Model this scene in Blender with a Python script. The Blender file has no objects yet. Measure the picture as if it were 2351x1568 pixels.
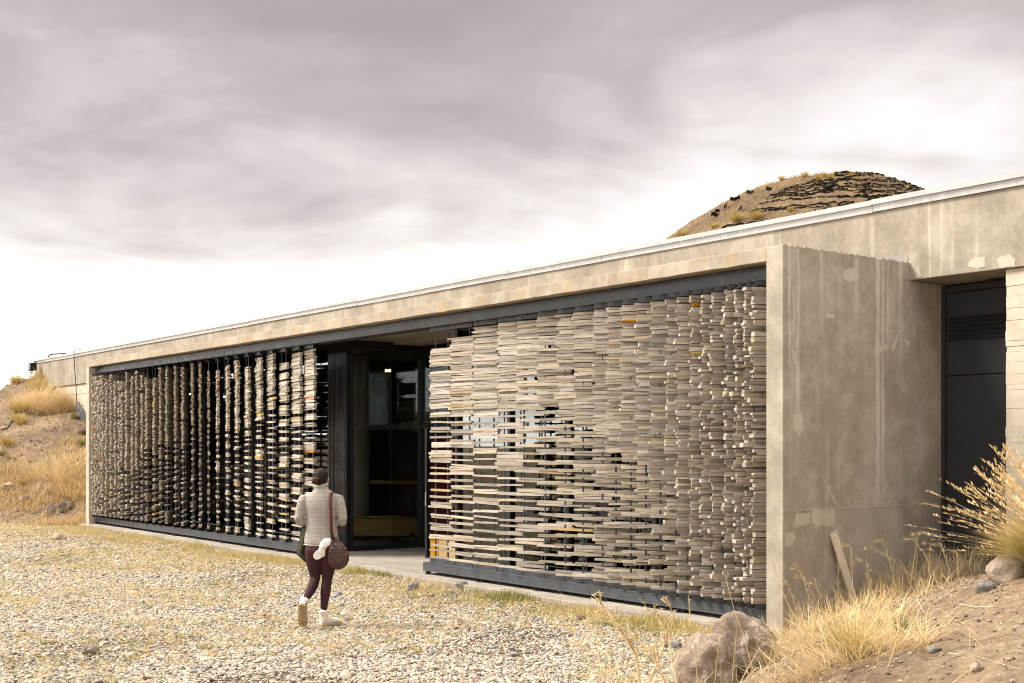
import bpy, bmesh, math, random
import numpy as np
from mathutils import Vector, Matrix, Euler

random.seed(7)
RNG = np.random.default_rng(7)
sc = bpy.context.scene
C = sc.collection
R = math.radians

# ------------------------------------------------------------------ camera
cam_d = bpy.data.cameras.new('camera')
cam = bpy.data.objects.new('camera', cam_d)
C.objects.link(cam)
cam.location = (0, 0, 1.9)
cam.rotation_euler = (R(90), 0, 0)
cam_d.sensor_width = 36
cam_d.lens = 36 * 2836 / 2351
cam_d.shift_y = 239 / 2351
cam_d.clip_end = 6000
cam_d.dof.use_dof = True
cam_d.dof.focus_distance = 17
cam_d.dof.aperture_fstop = 6.3
sc.camera = cam

# ------------------------------------------------------------------ node helper
class NT:
    def __init__(self, tree):
        self.t = tree
        self.n = tree.nodes
        self.l = tree.links
    def node(self, kind, **kw):
        nd = self.n.new(kind)
        for k, v in kw.items():
            if k.startswith('i_'):
                key = k[2:]
                key = int(key) if key.isdigit() else key.replace('_', ' ')
                self.put(nd.inputs[key], v)
            else:
                setattr(nd, k, v)
        return nd
    def put(self, sock, v):
        if hasattr(v, 'outputs'):
            v = v.outputs[0]
        if isinstance(v, bpy.types.NodeSocket):
            self.l.new(v, sock)
        else:
            if isinstance(v, (tuple, list)) and len(v) == 3 and sock.type == 'RGBA':
                v = (*v, 1)
            sock.default_value = v
    def math(self, op, a, b=None, c=None, clamp=False):
        nd = self.n.new('ShaderNodeMath'); nd.operation = op; nd.use_clamp = clamp
        for i, v in enumerate((a, b, c)):
            if v is not None: self.put(nd.inputs[i], v)
        return nd.outputs[0]
    def vmath(self, op, a, b=None):
        nd = self.n.new('ShaderNodeVectorMath'); nd.operation = op
        self.put(nd.inputs[0], a)
        if b is not None: self.put(nd.inputs[1], b)
        return nd.outputs[0]
    def mapping(self, vec, scale=(1, 1, 1), loc=(0, 0, 0), rot=(0, 0, 0)):
        return self.node('ShaderNodeMapping', i_Vector=vec, i_Scale=scale, i_Location=loc, i_Rotation=rot).outputs[0]
    def noise(self, vec, scale, detail=4, rough=0.55, dist=0.0, lac=2.0):
        return self.node('ShaderNodeTexNoise', i_Vector=vec, i_Scale=scale, i_Detail=detail,
                         i_Roughness=rough, i_Distortion=dist, i_Lacunarity=lac).outputs[0]
    def vor(self, vec, scale, feature='F1', out='Distance', rnd=1.0):
        nd = self.node('ShaderNodeTexVoronoi', i_Vector=vec, i_Scale=scale, feature=feature, i_Randomness=rnd)
        return nd.outputs[out]
    def ramp(self, fac, stops, interp='LINEAR'):
        nd = self.n.new('ShaderNodeValToRGB'); nd.color_ramp.interpolation = interp
        cr = nd.color_ramp
        while len(cr.elements) < len(stops): cr.elements.new(0.5)
        for e, (p, c) in zip(cr.elements, stops):
            e.position = p
            e.color = (c, c, c, 1) if isinstance(c, (int, float)) else (*c, 1)
        self.put(nd.inputs[0], fac)
        return nd.outputs[0]
    def mix(self, fac, a, b, mode='MIX'):
        nd = self.n.new('ShaderNodeMix'); nd.data_type = 'RGBA'; nd.blend_type = mode
        self.put(nd.inputs[0], fac); self.put(nd.inputs[6], a); self.put(nd.inputs[7], b)
        return nd.outputs[2]
    def hsv(self, col, h=0.5, s=1.0, v=1.0):
        return self.node('ShaderNodeHueSaturation', i_Color=col, i_Hue=h, i_Saturation=s, i_Value=v).outputs[0]
    def sep(self, vec):
        return self.node('ShaderNodeSeparateXYZ', i_0=vec).outputs
    def bump(self, h, strength=0.4, dist=0.02):
        return self.node('ShaderNodeBump', i_Height=h, i_Strength=strength, i_Distance=dist).outputs[0]

# ------------------------------------------------------------------ world: overcast sky with broken cloud
SUN_AZ, SUN_EL = R(176), R(46)      # azimuth from +X, counter-clockwise: high on the left, behind thin cloud
world = bpy.data.worlds.new('World'); sc.world = world; world.use_nodes = True
w = NT(world.node_tree); w.n.clear()
tc = w.node('ShaderNodeTexCoord')
dx, dy, dz = w.sep(tc.outputs['Generated'])
dzc = w.math('MAXIMUM', dz, 0.0)
den = w.math('ADD', dzc, 0.26)
pv = w.node('ShaderNodeCombineXYZ', i_0=w.math('DIVIDE', dx, den), i_1=w.math('DIVIDE', dy, den), i_2=0.0).outputs[0]
n1 = w.noise(w.mapping(pv, loc=(71.2, 11.7, 0.0), scale=(0.86, 1.0, 1)), 1.0, 5, 0.46, 0.6)
n2 = w.noise(w.mapping(pv, loc=(7.3, 4.4, 2.0), scale=(1.5, 2.0, 1)), 1.5, 4, 0.5, 0.6)
n3 = w.noise(w.mapping(pv, loc=(1.3, 9.4, 5.0), scale=(3.4, 4.6, 1)), 2.2, 4, 0.5, 0.6)
cl = w.math('ADD', w.math('MULTIPLY', n1, 0.70), w.math('ADD', w.math('MULTIPLY', n2, 0.28), w.math('MULTIPLY', n3, 0.06)))
# thin bright air low down, heavy cloud base above it, thinner again towards the zenith
elev = w.node('ShaderNodeMapRange', interpolation_type='LINEAR', i_0=dzc, i_1=0.03, i_2=0.36, i_3=-0.262, i_4=0.035).outputs[0]
zen = w.node('ShaderNodeMapRange', interpolation_type='SMOOTHSTEP', i_0=dzc, i_1=0.38, i_2=0.95, i_3=0.0, i_4=-0.30).outputs[0]
low = w.node('ShaderNodeMapRange', interpolation_type='SMOOTHSTEP', i_0=dzc, i_1=0.0, i_2=0.16, i_3=-0.135, i_4=0.0).outputs[0]
dens = w.math('ADD', w.math('ADD', w.math('ADD', cl, elev), low), zen)
ccol = w.ramp(dens, [(0.12, (1.3, 1.25, 1.19)), (0.27, (0.42, 0.408, 0.392)), (0.36, (0.262, 0.252, 0.241)), (0.42, (0.218, 0.204, 0.194)), (0.48, (0.172, 0.155, 0.146)), (0.55, (0.122, 0.106, 0.0995)), (0.64, (0.096, 0.081, 0.076)), (0.80, (0.080, 0.067, 0.063))])
sky = w.node('ShaderNodeTexSky', sky_type='NISHITA', sun_disc=False, sun_elevation=SUN_EL,
             sun_rotation=R(90) - SUN_AZ, air_density=1.0, dust_density=2.0)
bg1 = w.node('ShaderNodeBackground', i_Color=sky, i_Strength=0.10)
bg2 = w.node('ShaderNodeBackground', i_Color=ccol, i_Strength=1.0)
mx = w.node('ShaderNodeMixShader', i_0=0.96, i_1=bg1, i_2=bg2)
w.node('ShaderNodeOutputWorld', i_Surface=mx)

sun_d = bpy.data.lights.new('sun', 'SUN'); sun = bpy.data.objects.new('sun', sun_d); C.objects.link(sun)
sun_d.energy = 1.5; sun_d.angle = R(22); sun_d.color = (1.0, 0.935, 0.83)
sd = Vector((math.cos(SUN_AZ) * math.cos(SUN_EL), math.sin(SUN_AZ) * math.cos(SUN_EL), math.sin(SUN_EL)))
sun.rotation_euler = (-sd).to_track_quat('-Z', 'Y').to_euler()
sun.location = sd * 50

vs = sc.view_settings
vs.view_transform = 'Standard'; vs.look = 'None'; vs.gamma = 1.0; vs.use_curve_mapping = False
vs.exposure = 2.2
sc.render.engine = 'CYCLES'
sc.cycles.use_denoising = True
sc.cycles.filter_width = 1.05
sc.cycles.max_bounces = 8
sc.cycles.transparent_max_bounces = 16
sc.cycles.caustics_reflective = False
sc.cycles.caustics_refractive = False

# ------------------------------------------------------------------ mesh helpers
def link(o, parent=None):
    C.objects.link(o)
    if parent is not None: o.parent = parent
    return o

def tag(o, label=None, cat=None, group=None, kind=None):
    if label: o['label'] = label
    if cat: o['category'] = cat
    if group: o['group'] = group
    if kind: o['kind'] = kind
    return o

def empty(name, loc=(0, 0, 0), rz=0.0, parent=None):
    o = bpy.data.objects.new(name, None)
    o.empty_display_size = 0.1
    link(o, parent); o.location = loc; o.rotation_euler = (0, 0, rz)
    return o

class MB:
    def __init__(self):
        self.v = []; self.f = []
    def add(self, vs, fs):
        b = len(self.v)
        self.v += [tuple(p) for p in vs]
        self.f += [tuple(i + b for i in f) for f in fs]
        return self
    def box(self, x0, x1, y0, y1, z0, z1, M=None):
        vs = [(x, y, z) for z in (z0, z1) for y in (y0, y1) for x in (x0, x1)]
        if M is not None: vs = [M @ Vector(p) for p in vs]
        return self.add(vs, [(0, 2, 3, 1), (4, 5, 7, 6), (0, 1, 5, 4), (2, 6, 7, 3), (0, 4, 6, 2), (1, 3, 7, 5)])
    def tube(self, pts, rad, n=8, cap=True):
        pts = [Vector(p) for p in pts]
        rads = rad if isinstance(rad, (list, tuple)) else [rad] * len(pts)
        vs = []; fs = []
        prev = None
        for i, p in enumerate(pts):
            t = (pts[min(i + 1, len(pts) - 1)] - pts[max(i - 1, 0)]).normalized()
            if prev is None:
                a = t.orthogonal().normalized()
            else:
                a = (prev - t * prev.dot(t)).normalized()
            prev = a; b = t.cross(a)
            for k in range(n):
                an = 2 * math.pi * k / n
                vs.append(p + (a * math.cos(an) + b * math.sin(an)) * rads[i])
        for i in range(len(pts) - 1):
            for k in range(n):
                fs.append((i * n + k, i * n + (k + 1) % n, (i + 1) * n + (k + 1) % n, (i + 1) * n + k))
        if cap:
            fs.append(tuple(range(n))[::-1]); fs.append(tuple((len(pts) - 1) * n + k for k in range(n)))
        return self.add(vs, fs)
    def prism(self, poly, y0, y1):
        """poly in (x,z), extruded along y"""
        n = len(poly)
        vs = [(x, y0, z) for x, z in poly] + [(x, y1, z) for x, z in poly]
        fs = [tuple(range(n)), tuple(range(2 * n - 1, n - 1, -1))]
        fs += [(k, k + n, (k + 1) % n + n, (k + 1) % n) for k in range(n)]
        return self.add(vs, fs)
    def mesh(self, name):
        me = bpy.data.meshes.new(name)
        me.from_pydata(self.v, [], self.f); me.validate(); me.update()
        return me
    def build(self, name, mat, parent=None, smooth=False, bevel=0.0, fix=True):
        me = self.mesh(name)
        if fix:
            bm = bmesh.new(); bm.from_mesh(me); bmesh.ops.recalc_face_normals(bm, faces=bm.faces); bm.to_mesh(me); bm.free()
        me.materials.append(mat)
        if smooth: me.polygons.foreach_set('use_smooth', [True] * len(me.polygons))
        o = link(bpy.data.objects.new(name, me), parent)
        if bevel:
            m = o.modifiers.new('bevel', 'BEVEL'); m.width = bevel; m.segments = 2; m.limit_method = 'ANGLE'
        return o

def fast_mesh(name, V, quads=None, tris=None, attrs=None, smooth=False):
    me = bpy.data.meshes.new(name)
    V = np.asarray(V, dtype=np.float32)
    me.vertices.add(len(V)); me.vertices.foreach_set('co', V.ravel())
    lv = []; ls = []; tot = 0
    if quads is not None and len(quads):
        q = np.asarray(quads, dtype=np.int32); lv.append(q.ravel()); ls.append(np.arange(len(q)) * 4); tot = q.size
    if tris is not None and len(tris):
        t = np.asarray(tris, dtype=np.int32); lv.append(t.ravel()); ls.append(tot + np.arange(len(t)) * 3)
    lv = np.concatenate(lv); ls = np.concatenate(ls).astype(np.int32)
    me.loops.add(len(lv)); me.loops.foreach_set('vertex_index', lv)
    me.polygons.add(len(ls)); me.polygons.foreach_set('loop_start', ls)
    if smooth: me.polygons.foreach_set('use_smooth', np.ones(len(ls), dtype=bool))
    for k, a in (attrs or {}).items():
        at = me.attributes.new(k, 'FLOAT', 'POINT'); at.data.foreach_set('value', np.asarray(a, dtype=np.float32))
    me.update(); me.validate()
    return me

def vnoise(x, y, seed=0):
    """smooth value noise, numpy"""
    def h(i, j):
        n = (i * 374761393 + j * 668265263 + seed * 974711) & 0x7fffffff
        n = ((n ^ (n >> 13)) * 1274126177) & 0x7fffffff
        return ((n ^ (n >> 16)) & 0xffff) / 65535.0
    x = np.asarray(x, float); y = np.asarray(y, float)
    i = np.floor(x).astype(np.int64); j = np.floor(y).astype(np.int64)
    u = x - i; v = y - j; u = u * u * (3 - 2 * u); v = v * v * (3 - 2 * v)
    return (h(i, j) * (1 - u) + h(i + 1, j) * u) * (1 - v) + (h(i, j + 1) * (1 - u) + h(i + 1, j + 1) * u) * v

def fbm(x, y, octv=4, seed=0):
    s = 0; a = 1.0; t = 0
    for o in range(octv):
        s = s + a * vnoise(x * 2 ** o, y * 2 ** o, seed + o * 17); t += a; a *= 0.5
    return s / t - 0.5

# ------------------------------------------------------------------ materials
def new_mat(name):
    m = bpy.data.materials.new(name); m.use_nodes = True
    t = NT(m.node_tree); t.n.clear()
    b = t.node('ShaderNodeBsdfPrincipled'); t.node('ShaderNodeOutputMaterial', i_Surface=b)
    return m, t, b

def concrete(name, light, dark, streak=0.5, rust=0.0, drip=0.5, rough=0.85, drip_scale=9.0, runs=()):
    m, t, b = new_mat(name)
    co = t.node('ShaderNodeTexCoord').outputs['Object']
    blot = t.noise(co, 0.9, 6, 0.62, 0.4)
    blot2 = t.noise(co, 3.5, 6, 0.65, 0.3)
    st = t.noise(t.mapping(co, scale=(3.2, 3.2, 0.35)), 1.0, 6, 0.66, 0.5)
    fine = t.noise(co, 16, 6, 0.72, 0.2)
    f = t.math('ADD', t.math('MULTIPLY', blot, 0.42), t.math('ADD', t.math('MULTIPLY', blot2, 0.28), t.math('ADD', t.math('MULTIPLY', fine, 0.16), t.math('MULTIPLY', st, 0.14))))
    col = t.ramp(f, [(0.41, tuple(c * 0.84 for c in dark)), (0.47, dark), (0.53, tuple((a + c) / 2 for a, c in zip(light, dark))), (0.585, light)])
    # pale lime runs
    dr = t.noise(t.mapping(co, scale=(drip_scale, drip_scale, 0.28)), 1.0, 6, 0.68, 0.25)
    brk = t.noise(t.mapping(co, scale=(1.6, 1.6, 1.1), loc=(4, 2, 7)), 1.0, 5, 0.65)
    drm = t.math('MULTIPLY', t.ramp(dr, [(0.54, 0.0), (0.72, 1.0)]), t.ramp(brk, [(0.42, 0.0), (0.66, 1.0)]))
    col = t.mix(t.math('MULTIPLY', drm, drip), col, (0.66, 0.60, 0.52))
    if runs:                                            # long lime runs below old leaks
        wx, wy_, wz_ = t.sep(co); wob = t.math('MULTIPLY', t.math('SUBTRACT', t.noise(co, 4, 4, .6), .5), .05)
        tot = None
        for (y0, hw, zb) in runs:
            d_ = t.math('ABSOLUTE', t.math('ADD', t.math('SUBTRACT', wy_, y0), wob))
            mk = t.math('MULTIPLY', t.ramp(t.math('DIVIDE', d_, hw), [(0.25, 1.0), (1.0, 0.0)], 'EASE'), t.node('ShaderNodeMapRange', interpolation_type='SMOOTHSTEP', i_0=wz_, i_1=zb, i_2=zb + .9, i_3=0.0, i_4=1.0).outputs[0])
            tot = mk if tot is None else t.math('MAXIMUM', tot, mk)
        tot = t.math('MULTIPLY', tot, t.ramp(t.noise(t.mapping(co, scale=(9, 9, 1.6)), 1.0, 6, .7), [(0.34, 0.1), (0.62, 1.0)]))
        col = t.mix(t.math('MULTIPLY', tot, .48), col, (0.72, 0.68, 0.61))
    if rust:
        rs = t.noise(t.mapping(co, scale=(3.2, 3.2, 0.5), loc=(11, 3, 1)), 1.0, 5, 0.65, 0.1)
        col = t.mix(t.math('MULTIPLY', t.ramp(rs, [(0.47, 0.0), (0.60, 1.0)]), rust), col, (0.46, 0.30, 0.14))
    dk = t.noise(t.mapping(co, scale=(2.2, 2.2, 0.7), loc=(1, 8, 3)), 1.0, 7, 0.7)
    col = t.mix(t.math('MULTIPLY', t.ramp(dk, [(0.56, 0.0), (0.72, 1.0)]), streak), col, tuple(c * 0.62 for c in dark))
    pit = t.vor(co, 38, rnd=1.0)
    pits = t.math('MULTIPLY', t.ramp(pit, [(0.05, 1.0), (0.10, 0.0)]), t.ramp(t.noise(co, 6, 2), [(0.55, 0.0), (0.62, 1.0)]))
    col = t.mix(t.math('MULTIPLY', pits, 0.6), col, tuple(c * 0.3 for c in dark))
    t.put(b.inputs['Base Color'], col)
    t.put(b.inputs['Roughness'], rough)
    b.inputs['Specular IOR Level'].default_value = 0.25
    hgt = t.math('SUBTRACT', t.math('ADD', t.math('MULTIPLY', t.noise(co, 28, 5, 0.6), 0.5), t.math('MULTIPLY', blot2, 0.8)), pits)
    t.put(b.inputs['Normal'], t.bump(hgt, 0.35, 0.008))
    return m

M = {}
M['concrete_side'] = concrete('concrete_side', (0.435, 0.384, 0.318), (0.315, 0.27, 0.215), 0.35, 0.0, 0.45, drip_scale=7, runs=((.10, .035, 2.3), (.17, .025, 2.7), (.24, .05, 1.6), (.62, .05, 2.9), (1.22, .06, 3.0), (1.60, .05, .9), (1.69, .035, 1.2), (1.78, .02, 2.4), (2.02, .06, 2.6)))
M['concrete_main'] = concrete('concrete_main', (0.395, 0.346, 0.283), (0.285, 0.243, 0.192), 0.3, 0.0, 0.8, drip_scale=13)
M['concrete_beam'] = concrete('concrete_beam', (0.46, 0.405, 0.332), (0.315, 0.27, 0.213), 0.25, 0.42, 0.35)
M['concrete_post'] = concrete('concrete_post', (0.54, 0.49, 0.415), (0.43, 0.38, 0.31), 0.2, 0.1, 0.3)
M['concrete_pale'] = concrete('concrete_pale', (0.60, 0.54, 0.455), (0.49, 0.43, 0.345), 0.35, 0.1, 0.2)
M['concrete_slab'] = concrete('concrete_slab', (0.40, 0.355, 0.30), (0.29, 0.255, 0.215), 0.3, 0.0, 0.15)
M['plaster'] = concrete('plaster', (0.53, 0.475, 0.40), (0.45, 0.40, 0.33), 0.05, 0.0, 0.2)
M['grey_filler'] = concrete('grey_filler', (0.36, 0.335, 0.31), (0.29, 0.27, 0.25), 0.05, 0.0, 0.1)

def metal(name, col, rough=0.5, metallic=0.0, var=0.25, streaks=False, spec=0.5):
    m, t, b = new_mat(name)
    co = t.node('ShaderNodeTexCoord').outputs['Object']
    nz = t.noise(co, 5, 5, 0.6)
    c = t.hsv(col, v=t.ramp(nz, [(0.3, 1 - var), (0.7, 1 + var)]))
    if streaks:
        s = t.noise(t.mapping(co, scale=(9, 9, 0.5)), 1.0, 4, 0.6)
        c = t.mix(t.ramp(s, [(0.55, 0.0), (0.75, 0.35)]), c, tuple(min(1, x * 2.6 + 0.02) for x in col))
    t.put(b.inputs['Base Color'], c); t.put(b.inputs['Metallic'], metallic)
    t.put(b.inputs['Roughness'], t.ramp(nz, [(0.3, max(0, rough - 0.1)), (0.7, min(1, rough + 0.1))]))
    b.inputs['Specular IOR Level'].default_value = spec
    t.put(b.inputs['Normal'], t.bump(t.noise(co, 30, 3), 0.08, 0.004))
    return m

M['steel'] = metal('steel', (0.052, 0.056, 0.064), 0.5, 0.15, 0.3, True)
M['dark_frame'] = metal('dark_frame', (0.014, 0.015, 0.017), 0.38, 0.1, 0.2)
M['bronze_trim'] = metal('bronze_trim', (0.16, 0.13, 0.11), 0.4, 0.5, 0.2)
M['rod'] = metal('rod', (0.05, 0.06, 0.075), 0.45, 0.2, 0.2)
M['door_paint'] = metal('door_paint', (0.026, 0.026, 0.030), 0.6, 0.0, 0.15, spec=0.35)
M['zinc'] = metal('zinc', (0.46, 0.46, 0.455), 0.5, 0.3, 0.12, True)
M['rubber'] = metal('rubber', (0.012, 0.012, 0.013), 0.6, 0.0, 0.2, spec=0.3)
M['geo_plastic'] = metal('geo_plastic', (0.016, 0.014, 0.012), 0.8, 0.0, 0.3, spec=0.1)
M['tarp'] = metal('tarp', (0.035, 0.035, 0.037), 0.75, 0.0, 0.3)
M['handle_metal'] = metal('handle_metal', (0.65, 0.62, 0.58), 0.35, 0.8, 0.1)
M['red_panel'] = metal('red_panel', (0.085, 0.008, 0.011), 0.5, 0.0, 0.1)
M['paper'] = metal('paper', (0.7, 0.68, 0.63), 0.7, 0.0, 0.05)
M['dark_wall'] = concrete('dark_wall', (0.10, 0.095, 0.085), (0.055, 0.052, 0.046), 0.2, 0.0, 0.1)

def glass():
    m = bpy.data.materials.new('glass'); m.use_nodes = True
    t = NT(m.node_tree); t.n.clear()
    fr = t.node('ShaderNodeFresnel', i_IOR=1.52)
    tr = t.node('ShaderNodeBsdfTransparent', i_Color=(0.90, 0.93, 0.91))
    gl = t.node('ShaderNodeBsdfGlossy', i_Color=(0.95, 1.0, 0.99), i_Roughness=0.012)
    f = t.math('MULTIPLY', fr, 1.9, clamp=True)
    ms = t.node('ShaderNodeMixShader', i_0=f, i_1=tr, i_2=gl)
    t.node('ShaderNodeOutputMaterial', i_Surface=ms)
    return m
M['glass'] = glass()

def wood(name, stops, tint=0.28, sat=1.0, gscale=(1.6, 9, 9)):
    m, t, b = new_mat(name)
    co = t.node('ShaderNodeTexCoord').outputs['Object']
    rnd = t.node('ShaderNodeObjectInfo').outputs['Random']
    off = t.node('ShaderNodeCombineXYZ', i_0=t.math('MULTIPLY', rnd, 37.0), i_1=t.math('MULTIPLY', rnd, 91.0), i_2=t.math('MULTIPLY', rnd, 53.0)).outputs[0]
    v = t.mapping(t.vmath('ADD', co, off), scale=gscale)
    g = t.noise(v, 1.0, 7, 0.68, 0.6)
    gf = t.noise(t.mapping(v, scale=(0.8, 4.5, 4.5)), 1.0, 4, 0.7)
    saw = t.node('ShaderNodeTexWave', i_Vector=t.mapping(t.vmath('ADD', co, off), scale=(26, 3, 3), rot=(0, 0, 0.4)), i_Scale=1.0, i_Distortion=3.0, i_Detail=2.0).outputs[1]
    f = t.math('ADD', t.math('MULTIPLY', g, 0.62), t.math('MULTIPLY', gf, 0.38))
    col = t.ramp(f, stops)
    r2 = t.math('FRACT', t.math('MULTIPLY', rnd, 17.31))
    r3 = t.math('FRACT', t.math('MULTIPLY', rnd, 57.77))
    col = t.hsv(col, h=t.math('ADD', 0.49, t.math('MULTIPLY', r3, 0.02)), s=t.math('ADD', 0.72 * sat, t.math('MULTIPLY', r3, 0.6 * sat)),
                v=t.math('ADD', 1 - tint * 1.25, t.math('MULTIPLY', r2, 2.1 * tint)))
    col = t.mix(t.math('MULTIPLY', t.ramp(saw, [(0.5, 0.0), (0.9, 1.0)]), t.math('MULTIPLY', r2, 0.3)), col, (0.16, 0.135, 0.11))
    t.put(b.inputs['Base Color'], col)
    b.inputs['Roughness'].default_value = 0.85
    b.inputs['Specular IOR Level'].default_value = 0.2
    t.put(b.inputs['Normal'], t.bump(t.math('ADD', f, t.math('MULTIPLY', saw, 0.06)), 0.8, 0.014))
    return m
M['grey_wood'] = wood('grey_wood', [(0.33, (0.10, 0.082, 0.066)), (0.43, (0.32, 0.27, 0.217)), (0.54, (0.53, 0.46, 0.38)), (0.68, (0.66, 0.585, 0.49))], 0.34)
M['fresh_wood'] = wood('fresh_wood', [(0.30, (0.34, 0.22, 0.11)), (0.50, (0.55, 0.40, 0.22)), (0.70, (0.66, 0.51, 0.31))], 0.25)
M['orange_wood'] = wood('orange_wood', [(0.30, (0.28, 0.11, 0.025)), (0.55, (0.52, 0.24, 0.06)), (0.72, (0.60, 0.33, 0.10))], 0.15)
M['pine'] = wood('pine', [(0.34, (0.42, 0.25, 0.09)), (0.50, (0.58, 0.38, 0.16)), (0.66, (0.68, 0.48, 0.23))], 0.12, gscale=(1.2, 6, 9))
M['lath'] = wood('lath', [(0.30, (0.52, 0.42, 0.31)), (0.55, (0.66, 0.55, 0.425)), (0.72, (0.74, 0.65, 0.53))], 0.05, 0.7)

def grass_mat(name, stops):
    m, t, b = new_mat(name)
    a = t.node('ShaderNodeAttribute', attribute_name='tint').outputs['Fac']
    col = t.ramp(a, stops)
    t.put(b.inputs['Base Color'], col)
    b.inputs['Roughness'].default_value = 0.7
    b.inputs['Specular IOR Level'].default_value = 0.15
    # blades let some light through
    tl = t.node('ShaderNodeBsdfTranslucent', i_Color=col)
    ms = t.node('ShaderNodeMixShader', i_0=0.25, i_1=b, i_2=tl)
    out = [n for n in t.n if n.type == 'OUTPUT_MATERIAL'][0]
    t.put(out.inputs[0], ms)
    return m
M['straw'] = grass_mat('straw', [(0.0, (0.30, 0.185, 0.075)), (0.4, (0.54, 0.38, 0.18)), (0.75, (0.72, 0.55, 0.30)), (1.0, (0.82, 0.68, 0.44))])
M['dry_grass'] = grass_mat('dry_grass', [(0.0, (0.26, 0.225, 0.055)), (0.35, (0.47, 0.37, 0.12)), (0.7, (0.64, 0.48, 0.21)), (1.0, (0.72, 0.58, 0.29))])
M['green_grass'] = grass_mat('green_grass', [(0.0, (0.075, 0.11, 0.018)), (0.4, (0.17, 0.20, 0.045)), (0.75, (0.34, 0.32, 0.09)), (1.0, (0.52, 0.43, 0.18))])
M['golden_grass'] = grass_mat('golden_grass', [(0.0, (0.20, 0.145, 0.03)), (0.4, (0.42, 0.29, 0.07)), (0.75, (0.56, 0.40, 0.13)), (1.0, (0.66, 0.52, 0.25))])
M['bush_green'] = grass_mat('bush_green', [(0.0, (0.04, 0.055, 0.015)), (0.5, (0.10, 0.12, 0.04)), (1.0, (0.22, 0.22, 0.10))])
M['twig'] = grass_mat('twig', [(0.0, (0.30, 0.22, 0.13)), (0.5, (0.50, 0.40, 0.27)), (1.0, (0.66, 0.57, 0.44))])

def soil(name, a, bcol, c, sc_=1.0):
    m, t, b = new_mat(name)
    co = t.node('ShaderNodeTexCoord').outputs['Object']
    n1 = t.noise(co, 0.8 * sc_, 7, 0.65, 0.3)
    n2 = t.noise(co, 9 * sc_, 7, 0.72)
    n3 = t.noise(co, 60 * sc_, 3, 0.6)
    f = t.math('ADD', t.math('MULTIPLY', n1, 0.4), t.math('ADD', t.math('MULTIPLY', n2, 0.4), t.math('MULTIPLY', n3, 0.2)))
    col = t.ramp(f, [(0.40, a), (0.5, bcol), (0.60, c)])
    pv_ = t.vor(co, 30 * sc_, out='Color')
    pd = t.vor(co, 30 * sc_)
    pm = t.math('MULTIPLY', t.ramp(pd, [(0.22, 1.0), (0.30, 0.0)]), t.math('GREATER_THAN', t.sep(pv_)[0], 0.72))
    col = t.mix(t.math('MULTIPLY', pm, 0.6), col, t.ramp(t.sep(pv_)[1], [(0.0, (0.12, 0.095, 0.075)), (0.6, (0.36, 0.28, 0.21)), (1.0, (0.55, 0.47, 0.38))]))
    t.put(b.inputs['Base Color'], col)
    b.inputs['Roughness'].default_value = 0.95
    b.inputs['Specular IOR Level'].default_value = 0.1
    t.put(b.inputs['Normal'], t.bump(t.math('ADD', t.math('ADD', n2, t.math('MULTIPLY', n3, 0.5)), t.math('MULTIPLY', pm, 0.5)), 0.7, 0.03))
    return m
M['soil'] = soil('soil', (0.095, 0.067, 0.043), (0.185, 0.130, 0.083), (0.31, 0.228, 0.15))
M['hill_soil'] = soil('hill_soil', (0.105, 0.075, 0.052), (0.19, 0.135, 0.09), (0.31, 0.225, 0.145), 0.6)

M['dome_soil'] = soil('dome_soil', (0.055, 0.039, 0.025), (0.125, 0.087, 0.052), (0.235, 0.165, 0.097))
M['turf'] = grass_mat('turf', [(0.0, (0.11, 0.15, 0.025)), (0.3, (0.27, 0.255, 0.07)), (0.55, (0.50, 0.395, 0.15)), (1.0, (0.66, 0.52, 0.27))])
def ground_mat():
    m, t, b = new_mat('gravel_ground')
    co = t.node('ShaderNodeTexCoord').outputs['Object']
    vd = t.vor(co, 24); vc = t.vor(co, 24, out='Color')
    pal = t.ramp(t.sep(vc)[0], [(0.0, (0.10, 0.09, 0.085)), (0.25, (0.19, 0.165, 0.145)), (0.5, (0.29, 0.245, 0.20)), (0.8, (0.37, 0.32, 0.265)), (1.0, (0.44, 0.39, 0.33))])
    col = t.mix(t.ramp(vd, [(0.35, 0.0), (0.6, 1.0)]), pal, (0.13, 0.098, 0.07))
    dirt = t.ramp(t.noise(co, 9, 6, 0.7), [(0.35, (0.15, 0.105, 0.065)), (0.65, (0.28, 0.21, 0.13))])
    far = t.ramp(t.noise(co, 0.05, 6, 0.7), [(0.35, (0.20, 0.15, 0.085)), (0.65, (0.34, 0.26, 0.14))])
    # gravel only inside the yard, dry steppe beyond
    x, y, z = t.sep(co)
    dist = t.math('SQRT', t.math('ADD', t.math('MULTIPLY', x, x), t.math('POWER', t.math('SUBTRACT', y, 12.0), 2.0)))
    col = t.mix(t.ramp(t.noise(co, 1.1, 5, 0.65), [(0.50, 0.0), (0.62, 0.7)]), col, dirt)
    col = t.mix(t.math('MULTIPLY', t.math('SUBTRACT', dist, 26.0), 0.1, clamp=True), col, far)
    t.put(b.inputs['Base Color'], col); b.inputs['Roughness'].default_value = 0.95
    b.inputs['Specular IOR Level'].default_value = 0.1
    t.put(b.inputs['Normal'], t.bump(t.math('MULTIPLY', vd, -1.0), 0.6, 0.02))
    return m
M['ground'] = ground_mat()

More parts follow.
